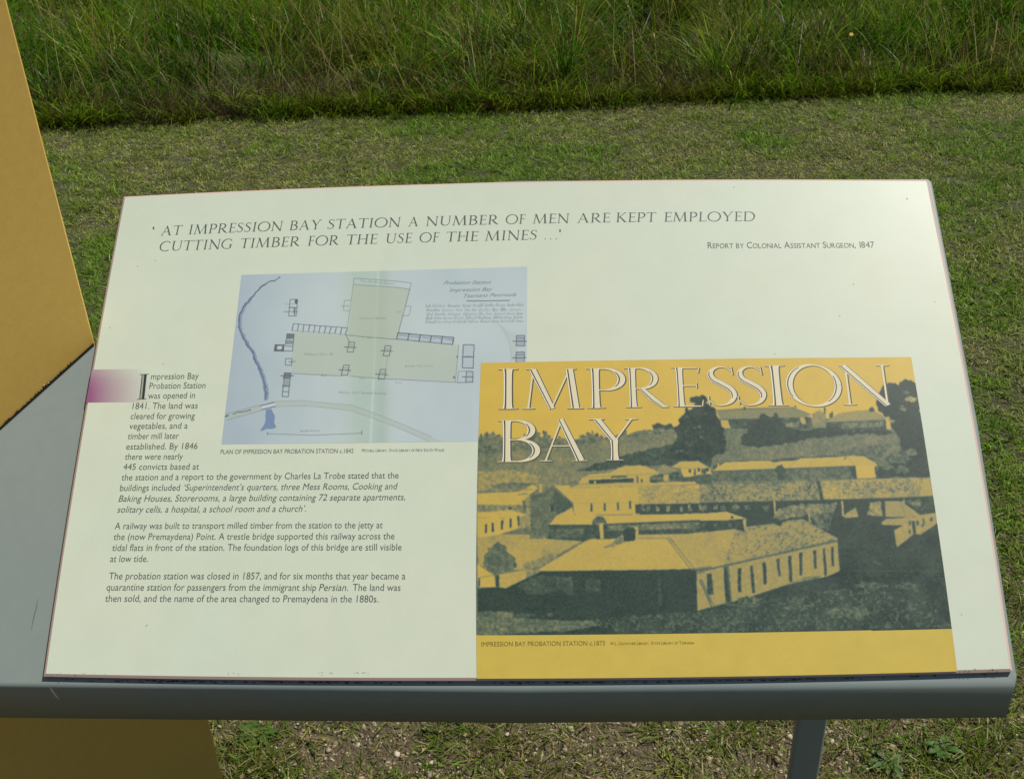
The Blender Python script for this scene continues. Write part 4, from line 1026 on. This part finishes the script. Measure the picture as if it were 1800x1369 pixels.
    P(z3((735, 116), (800, 92), (1680, 68), (1690, 90), (1800, 95), (1800, 110), (735, 120)), .2, .1, .1); Ln(z3((735, 118), (1260, 108), (1690, 92)), 1, .6)
    P(z3((608, 97), (735, 100), (745, 118), (1262, 108), (1262, 318), (770, 320), (756, 235)), .13, .05, .03)
    Ln(z3((608, 97), (700, 180), (760, 235), (764, 320)), 1.6, .75); Ln(z3((770, 232), (1240, 228)), .7, .35)
    for a, b in ((897, 265), (997, 262), (1097, 257), (1190, 248)): P(z3((a - 8, b - 30), (a + 9, b - 32), (a + 9, b + 28), (a - 7, b + 30)), .85, .1, .3)
    P(z3((1250, 108), (1800, 96)) + z4((0, 85), (780, 60), (795, 100), (812, 190), (0, 206)) + z3((1800, 232), (1252, 238)), .27, .22, .16, .1)
    Rm = (X > 1230) & (X < 1445) & poly_mask(X, Y, z4((0, 80), (780, 60), (812, 190), (0, 205))); t[Rm] = t[Rm] + .16 + np.where((n1 + n2)[Rm] > .2, .22, 0)
    P(z4((783, 55), (806, 55), (836, 185), (812, 190)), .88, .06)
    P(z4((812, 58), (1555, 34), (1572, 160), (1340, 172), (836, 184)), .34, .22, .2, .2); Rm = poly_mask(X, Y, z4((960, 60), (1440, 45), (1440, 130), (960, 150))); t[Rm] = t[Rm] + np.where((n1 + n2)[Rm] > .16, .24, .06)
    P(z4((1500, 48), (1555, 36), (1572, 160), (1480, 166)), .25, .1, .1); Ln(z4((0, 208), (500, 196), (930, 186), (1340, 174), (1572, 162)), 2.2, .92); Ln(z4((0, 82), (785, 58)), 1, .6); Ln(z4((812, 56), (1555, 33)), 1, .6)
    P(z3((440, 182), (530, 152), (600, 100), (700, 180), (756, 236), (750, 262), (630, 330), (578, 392), (575, 490), (440, 460)), .68, .14, .16, .1); P(z3((590, 240), (615, 225), (618, 290), (595, 300)), .9)
    P(z3((620, 130), (756, 236), (750, 262), (640, 320), (610, 200)), .8, .1, .1)
    P(z3((756, 264), (770, 322), (1250, 320), (1800, 308), (1800, 356), (1100, 386), (1010, 390), (900, 396), (578, 396), (632, 330)), .13, .05, .04); Ln(z3((578, 398), (900, 397), (1100, 386), (1800, 357)), 1.6, .9)
    P(z3((1228, 240), (1800, 232), (1800, 306), (1232, 312)), .9, .08, .1)
    for a in (1290, 1330, 1400, 1480, 1580, 1640, 1720, 1750): P(z3((a - 18, 250), (a + 10, 246), (a + 14, 282), (a - 8, 292)), .55, .1, .6, 0, 2.5)
    for a in (30, 100, 150, 240, 320, 450): P(z4((a - 20, 225), (a + 16, 222), (a + 20, 250), (a - 10, 256)), .6, .1, .6, 0, 2.5)
    P(z3((1020, 400), (1800, 372), (1800, 420), (1020, 440)), .62, .15, .4); P(z3((580, 430), (840, 420), (840, 490), (600, 495)), .72, .14, .3)
    P(z3((905, 385), (915, 350), (945, 325), (985, 330), (1010, 365), (1012, 390)), .76, .14, .2, 0, 1.5); P(z3((955, 392), (988, 390), (992, 500), (966, 502)), .16)
    P(z4((0, 278), (180, 264), (316, 312), (150, 323), (0, 326)), .16, .05); P(z4((0, 327), (150, 324), (300, 318), (308, 396), (0, 410)), .88, .06, .2); P(z4((290, 320), (312, 316), (312, 390), (298, 392)), .2); P(z4((210, 296), (225, 294), (226, 310), (212, 312)), .9)
    for a in (30, 105, 200): P(z4((a - 12, 345), (a + 12, 343), (a + 12, 365), (a - 12, 368)), .6, .1, .6, 0, 2)
    P(z4((488, 302), (540, 240), (600, 220), (760, 212), (925, 204), (900, 275), (840, 290), (760, 285), (640, 300), (560, 320)), .5, .25, .4, 0, 2)
    P(z4((496, 196), (509, 196), (512, 280), (502, 285)), .2); P(z4((952, 190), (964, 190), (972, 296), (960, 296)), .22)
    P(z4((730, 285), (900, 270), (870, 390), (790, 380), (742, 350)), .72, .16, .5, 0, 2); P(z4((730, 280), (740, 280), (746, 355), (736, 355)), .25)
    P(z4((965, 290), (1000, 268), (1050, 236), (1068, 302), (975, 306)), .32, .08, .1); P(z4((1130, 285), (1150, 202), (1218, 194), (1226, 295)), .42, .16, .4, 0, 1.5)
    P(z4((1380, 190), (1560, 170), (1585, 240), (1480, 260)), .86, .1, .4); P(z4((1410, 190), (1490, 190), (1490, 225), (1420, 220)), .6, .1, .5, 0, 2)
    P(z4((1246, 194), (1368, 194), (1376, 170), (1384, 215), (1480, 284), (1470, 300), (1390, 302), (1252, 300)), .34, .06, .05); Ln(z4((1350, 196), (1390, 298)), 1, .6)
    P(z4((1220, 340), (1258, 312), (1400, 304), (1470, 300), (1420, 330), (1380, 356), (1230, 354)), .32, .06, .1); P(z4((1308, 392), (1370, 356), (1420, 318), (1480, 286), (1590, 272), (1602, 342), (1485, 420), (1445, 412), (1326, 505)), .3, .1, .12)
    P(z4((1426, 330), (1446, 326), (1456, 410), (1438, 410)), .9, .05, .2); 
    for a, b in ((1415, 345), (1462, 340), (1502, 325), (1500, 352), (1560, 320), (1410, 400)): P(z4((a - 6, b - 14), (a + 8, b - 16), (a + 8, b + 10), (a - 5, b + 12)), .82, .1, .3, 0, 2)
    P(z4((1290, 400), (1310, 392), (1324, 505), (1305, 500)), .85); P(z4((1230, 420), (1290, 415), (1300, 470), (1245, 470)), .72, .1, .5, 0, 2)
    # front building
    P(z3((1480, 500), (1640, 460), (1800, 440)) + z4((0, 408), (240, 380), (308, 398), (302, 368), (500, 344), (545, 362), (560, 334), (692, 314), (930, 446), (925, 462), (0, 662)) + z3((1800, 700), (1685, 722)), .25, .1, .05, .06)
    Sm = poly_mask(X, Y, z4((240, 380), (500, 344), (692, 314), (930, 446), (925, 462), (160, 625))); st = vnoise(X * .8 + Y * .9, Y * .35 - X * .3, 2.2, 2, 88); t[Sm] = t[Sm] + .06 + np.clip(st[Sm] - .52, 0, 1) * 1.3
    P(z4((545, 345), (590, 325), (690, 314), (690, 320), (560, 350)), .42, .1, .1); Ln(z4((240, 380), (312, 402)), 1.4, .8); Ln(z4((500, 344), (548, 362)), 1.4, .8); Ln(z4((302, 370), (500, 345)), .9, .5); Ln(z4((692, 314), (930, 446)), 1.2, .6)
    P(z3((505, 728), (850, 522), (890, 502), (1250, 500), (1480, 500), (1600, 630), (1682, 718), (1640, 728), (900, 738), (520, 742)), .15, .05, .05)
    P(z3((1240, 468), (1640, 462), (1660, 480), (1490, 500), (1240, 500)), .22, .08, .1); Ln(z3((1250, 498), (1480, 496)), 1.2, .7)
    P(z3((990, 565), (1060, 515), (1140, 470), (1145, 522), (1080, 555)), .46, .1, .3, 0, 2); P(z3((850, 500), (880, 495), (840, 525)), .8)
    P(z3((1140, 440), (1160, 418), (1212, 416), (1230, 440), (1228, 512), (1180, 520), (1142, 520)), .92, .05, .1); P(z3((1212, 408), (1252, 410), (1252, 500), (1232, 510), (1230, 430)), .2, .05, .1)
    Ln(z3((1472, 500), (1640, 722)), 1.5, .8); Ln(z3((1492, 498), (1665, 718)), 1.5, .8)
    P(z3((40, 876), (190, 862), (250, 874), (480, 765), (520, 744), (900, 740), (1640, 728), (1690, 735), (1696, 1042), (1400, 1080), (1000, 1115), (500, 1115), (300, 1100), (300, 1050), (40, 1042)), .94, .06, .07)
    P(z3((330, 860), (480, 775), (750, 790), (762, 925), (600, 905), (450, 930)), .84, .12, .2, .1, 1.5); P(z3((855, 805), (960, 800), (965, 900), (855, 905)), .86, .12, .2, 0, 1.5); P(z3((1400, 800), (1420, 800), (1425, 1000), (1405, 1000)), .84, .15, .3)
    P(z3((1690, 768), (1800, 745)) + z4((0, 672), (925, 470), (942, 660), (870, 692), (700, 702), (620, 742), (440, 800), (330, 838), (170, 880), (0, 925)) + z3((1800, 1040), (1696, 1040)), .3, .1, .08)
    for k in range(70):
        a = .02 + k / 70.; x = 10 + 910 * a
        if k % 2: Ln(z4((x, 668 - .218 * x), (x + 8, 668 - .218 * x + 210 - .06 * x)), .7, .45, .5)
    Ln(z3((1640, 728), (1686, 742), (1800, 712)) , 2.0, .85); Ln(z4((0, 664), (400, 574), (930, 456)), 2.4, .85)
    for q in (((52, 690), (80, 685), (92, 820), (62, 824)), ((160, 636), (195, 628), (218, 872), (172, 878)), ((255, 648), (280, 642), (276, 720), (282, 806), (256, 806)), ((338, 628), (356, 624), (374, 810), (354, 814)), ((422, 606), (446, 602), (452, 750), (428, 756)), ((514, 586), (540, 580), (536, 620), (546, 695), (530, 700)), ((594, 566), (614, 562), (624, 735), (604, 740)), ((668, 542), (690, 536), (690, 690), (674, 694)), ((764, 526), (784, 522), (786, 645), (770, 652)), ((828, 514), (842, 510), (856, 694), (838, 700)), ((884, 502), (900, 500), (904, 630), (888, 632))):
        P(z4(*q), .9, .08, .25)
    Ln(z4((188, 628), (212, 880)), 2, .5); P(z3((1768, 765), (1800, 760), (1800, 915), (1775, 918)), .9, .05, .2)
    Ln(z3((1728, 808), (1800, 980)), 1.4, .85); Ln(z3((1712, 812), (1800, 1010)), 1.3, .8)
    Ln(z4((0, 720), (85, 915)), 1.4, .85); Ln(z4((10, 716), (100, 908)), 1.2, .8)
    # yard and grass in front
    P(z4((942, 470), (950, 330), (1220, 345), (1308, 395), (1326, 506), (1440, 415), (1485, 422), (1602, 345), (1650, 600), (1705, 1060), (900, 700), (942, 660)), .93, .07, .1, .05)
    P(z3((40, 1042), (300, 1052), (310, 1100), (520, 1115), (1000, 1115), (1400, 1082), (1696, 1042), (1800, 1040), (1800, 1240), (40, 1240)) , .92, .1, .14, .06)
    P(z4((0, 925), (170, 884), (330, 842), (620, 748), (860, 698), (945, 662), (1650, 650), (1710, 1075), (0, 1100)), .93, .1, .13, .08)
    P(z3((40, 1045), (295, 1055), (320, 1090), (520, 1110), (900, 1120), (960, 1150), (760, 1190), (480, 1205), (200, 1225), (40, 1228)), .66, .2, .3, .1, 1.5)
    P(z3((280, 1060), (480, 1060), (500, 1090), (320, 1095)), .82, .12, .3, 0, 2); P(z3((560, 1060), (600, 1060), (620, 1085), (560, 1085)), .72, .2, .4, 0, 2)
    Rm = poly_mask(X, Y, z3((900, 1100), (1800, 1040)) + z4((500, 850), (1400, 720), (1700, 1040), (0, 1080)) + z3((1000, 1210))); t[Rm] = t[Rm] - np.where((n1 * .8 + n2)[Rm] > .19, .32, 0)
    for a, b, c_, d in ((1000, 940, 170, 40), (1150, 760, 120, 25), (1400, 760, 80, 22), (650, 905, 100, 18), (350, 870, 90, 24), (930, 970, 50, 14)):
        P(z4((a - c_, b), (a - c_ * .4, b - d), (a + c_ * .5, b - d * .8), (a + c_, b + d * .2), (a + c_ * .4, b + d), (a - c_ * .6, b + d * .7)), .76, .22, .4, 0, 3)
    Ln(z4((180, 888), (300, 900), (380, 900)), 1.5, .5, .8); Ln(z4((700, 900), (745, 895)), 1.5, .35, .8); Ln(z4((1020, 660), (1690, 668)), 1, .75, .7); Ln(z4((1170, 598), (1220, 618)), 1.2, .45, .8)
    P(z4((255, 850), (300, 832), (420, 850), (400, 890), (270, 884)), .74, .2, .45, 0, 3)
    # lower border of plain yellow
    by = 1116.6 + (X - 839.8) * (1105.0 - 1116.6) / (1673 - 839.8) + 1.5 * (1 - ((X - 1256) / 417) ** 2)
    for _ in range(2):                 # the soft focus of an old print
        p = np.pad(t, 1, mode='edge'); p = (p[:, :-2] + 2 * p[:, 1:-1] + p[:, 2:]) / 4; t = (p[:-2] + 2 * p[1:-1] + p[2:]) / 4
    t = t + .05 * n3 * (t > .3)
    t = np.where(Y > by, 0., t)
    t = np.clip(t + (t > .05) * n0 * .10 + (t > .75) * np.clip(n2, 0, 1) * -.22, 0, 1)
    kx = np.array([0, .5, .75, 1.0]); k0 = lin((196, 167, 72)); k1 = lin((114, 118, 90)); k2 = lin((72, 89, 74)); k3 = lin((29, 48, 43))
    C = np.stack([np.interp(t, kx, [k0[i], k1[i], k2[i], k3[i]]) for i in range(3)], -1)
    low = (Y > by)[..., None]; C = np.where(low, lin((190, 168, 74)), C)
    C = C * (1 + .10 * n3 * (t < .2) + .05 * n1)[..., None]
    fin(C / LIT)
photo()

# ---- purple tab that fades out towards the text
def tab():
    X, Y, fin = sheet('purple_tab', (161.6, 649.6), (300, 647.4), (290, 705.8), (151.2, 707.6), 90, 40, .00008)
    base = pr((195, 205, 187)); pur = pr((142, 88, 124))
    s = np.clip((X - 156) / 116 - (.10 * (Y - 680) / 30 * 0) , 0, 1); k = np.clip(1.02 - s - .12 * np.clip((668 - Y) / 20, 0, 1) * (s > .0), 0, 1) ** 1.15
    k = k * np.clip(.9 + .2 * (Y - 660) / 40, .8, 1.02)
    fin(base + (pur - base) * k[..., None])
tab()

# ---- drop capital
def dropcap():
    a, b, c = Ink(.00014), Ink(.00017), Ink(.00020)
    # letter corners in pixels: foot and head
    def q(s, t): # s across 0..1, t up 0..1
        x0, y0, x1, y1 = 241.0, 702.3, 256.8, 701.7; X0, Y0, X1, Y1 = 245.6, 657.8, 261.4, 657.3
        x = (x0 + (x1 - x0) * s) * (1 - t) + (X0 + (X1 - X0) * s) * t; y = (y0 + (y1 - y0) * s) * (1 - t) + (Y0 + (Y1 - Y0) * s) * t
        return x, y
    def rect(ink, s0, s1, t0, t1):
        p = [q(s0, t0), q(s1, t0), q(s1, t1), q(s0, t1)]; ink.add(uv(np.array([w_[0] for w_ in p]), np.array([w_[1] for w_ in p])), [(0, 1, 2, 3)])
    rect(a, .30, .66, .02, .98)
    rect(b, .24, .33, .02, .98); rect(b, .52, .80, .02, .98); rect(b, -.02, 1.05, 0, .022); rect(b, -.02, 1.05, .978, 1)
    merge('drop_capital', [a, b], [material('grey_print', tuple(pr((150, 156, 140))), .4), M_black], panel)
dropcap()

# ---- the big title: pale letters with a dark inner line and a dark drop edge
def title():
    dark, pale, dark2, white = Ink(.00030), Ink(.00036), Ink(.00042), Ink(.00048)
    def put(ch, lp, rp, yb, yt, xb):
        # lp / rp: a pixel on the letter's left and right extreme; yb, yt rows of foot and head near xb
        ul = uv(np.array(lp[0]), np.array(lp[1]))[0]; ur = uv(np.array(rp[0]), np.array(rp[1]))[0]
        vb = uv(np.array(xb), np.array(yb))[1]; vt = uv(np.array(xb), np.array(yt))[1]; H = vt - vb
        S, adv = glyph(ch, .108, .029)
        xs = np.concatenate([s[0][:, 0] for s in S]); x0, x1 = xs.min(), xs.max(); k = (ur - ul) / (x1 - x0)
        sl = (uv(np.array(xb + 60), np.array(yb - .4)) - uv(np.array(xb), np.array(yb)))
        def tr(v): return np.stack([ul + (v[:, 0] - x0) * k, vb + v[:, 1] * H + (v[:, 0] - x0) * k * sl[1] / sl[0]], -1)
        for j, (p, w_, th) in enumerate(S):
            p = p.copy(); w2 = w_ * .5 * (1 + H / k) * 1.0
            v, f = strip(p, w_ + .022); dark.add(tr(v + np.array([.011, -.010])), f, j * .000003)
            v, f = strip(p, w_); pale.add(tr(v), f, j * .000003)
            if th and w_.max() > .09:
                dn = np.sign((p[-1] - p[0])[1]) or 1
                sel = w_ > .075
                idx = np.where(sel)[0]
                # contiguous runs of the thick part
                runs = np.split(idx, np.where(np.diff(idx) > 1)[0] + 1)
                for rn in runs:
                    if len(rn) < 2: continue
                    pp, ww = p[rn], w_[rn]
                    d = np.gradient(pp, axis=0); side = np.sign(-d[len(d) // 2, 1]) or 1     # keep the inner line on the left side
                    side = -side
                    v, f = strip(pp, ww, .27 * side, .20); dark2.add(tr(v), f, j * .000003)
                    v, f = strip(pp, ww, .45 * side, .14); white.add(tr(v), f, j * .000003)
                    v, f = strip(pp, ww, -.46 * side, .10); white.add(tr(v), f, j * .000003)
        return
    put('I', (874.3, 719), (910.5, 719), 719, 648.3, 890)
    put('M', (917, 719), (1026, 718), 718.3, 648, 970)
    put('P', (1031, 717), (1092.5, 677), 717.3, 647.2, 1055)
    put('R', (1099, 716), (1175.5, 715), 715.8, 646.2, 1130)
    put('E', (1183, 715), (1236.5, 710), 714.8, 645.4, 1205)
    put('S', (1245, 697), (1290, 690), 713.8, 642.8, 1265)
    put('S', (1297, 697), (1341.5, 690), 713.4, 642.4, 1320)
    put('I', (1349, 713), (1385.5, 712.5), 713, 642.2, 1366)
    put('O', (1387, 672), (1472.5, 675), 713.6, 641, 1430)
    put('N', (1482, 711), (1572, 711), 711.3, 641.6, 1525)
    put('B', (874, 812), (942.5, 787), 811.8, 738.6, 905)
    put('A', (948, 810.5), (1033.5, 809.5), 810.2, 736.6, 990)
    put('Y', (1034, 736), (1121, 735.5), 808.8, 735.8, 1078)
    merge('title', [dark, pale, dark2, white], [M_shadow, M_pale, M_shadow2, M_white], panel)
title()

# ---- dirt specks, scuffs and chips
def marks():
    r = random.Random(3); d = Ink(.00006)
    def blot(x, y, rx, ry, ink=d):
        k = 9; p = [(x + rx * math.cos(6.28 * i / k) * r.uniform(.5, 1.2), y + ry * math.sin(6.28 * i / k) * r.uniform(.5, 1.2)) for i in range(k)]
        ink.add(uv(np.array([q[0] for q in p]), np.array([q[1] for q in p])), [list(range(k))])
    for x0, x1, n_ in ((395, 425, 8), (560, 585, 9), (620, 655, 16), (90, 110, 4), (1685, 1720, 16), (1735, 1760, 9), (130, 200, 6), (980, 1100, 8), (1300, 1480, 8)):
        for _ in range(n_): blot(r.uniform(x0, x1), r.uniform(1181, 1187) - (6 if x0 > 1600 else 0), r.uniform(.5, 1.6), r.uniform(.4, 1.1))
    for x, y in ((193, 576), (273, 458), (242, 468), (287, 640), (1643, 531), (1594, 350), (1476, 556), (1290, 330), (1362, 622), (258, 1099), (205, 1010), (1690, 1080), (1500, 500)): blot(x, y, r.uniform(.8, 1.5), r.uniform(.8, 1.4))
    tag(d.build('dirt_specks', material('faint_dirt', tuple(pr((120, 118, 100))), .8), panel), kind='stuff')
marks()
def tray_marks():
    hh = -PT - .0003; s = Ink(hh)
    def path(pts, wd):
        p = uv(np.array([a[0] for a in pts], float), np.array([a[1] for a in pts], float), hh); v, f = strip(p, np.array(wd) / 1700.); s.add(v, f)
    path([(66, 1052), (64, 1068), (60, 1082), (57, 1095), (55, 1108)], [.8, 1.6, 2.0, 1.2, .5])
    r = random.Random(8); g = Ink(hh)
    def edge(x): u = (x - 75.5) / (1780.5 - 75.5); return 1188 + (1179.5 - 1188) * u + 4 * u * (1 - u) * 11.2
    for _ in range(230):
        x = r.choice((r.uniform(90, 1770), r.gauss(560, 60), r.gauss(1330, 120), r.gauss(330, 40), r.gauss(1000, 90)))
        if not 85 < x < 1770: continue
        y = edge(x) + 3.5 + abs(r.gauss(0, 1.3)); k = 7; a_, b_ = r.uniform(1, 5.5), r.uniform(.5, 1.5)
        p = [(x + a_ * math.cos(6.28 * i / k) * r.uniform(.5, 1.2), y + b_ * math.sin(6.28 * i / k) * r.uniform(.5, 1.2)) for i in range(k)]
        g.h = hh + .000002 * (_ % 40); g.add(uv(np.array([q[0] for q in p]), np.array([q[1] for q in p]), hh), [list(range(k))])
    tag(g.build('trapped_dirt', M_dirt, sign), kind='stuff')
    o = s.build('scuff_mark', material('dark_scuff', (.12, .14, .15), .7), sign)
    # chipped line over the rounded front fold
    pts = [(88, 1207), (92, 1214), (98, 1222), (103, 1228)]; vs, fs = [], []
    for i, (x, y) in enumerate(pts):
        Yf = float(at_depth(90, 1212, 1)[1]) * 0 + float((PC + PV * uv(np.array(90.), np.array(1207.), hh)[1])[1]) - .0022
        p = at_depth(x, y, Yf) - ROOT; w2 = (.0008, .0014, .0011, .0005)[i]
        vs += [p - np.array([w2, 0, 0]), p + np.array([w2, 0, 0])]
        if i: fs.append((2 * i - 2, 2 * i - 1, 2 * i + 1, 2 * i))
    mesh('paint_chip', vs, fs, M_chip, sign)
tray_marks()
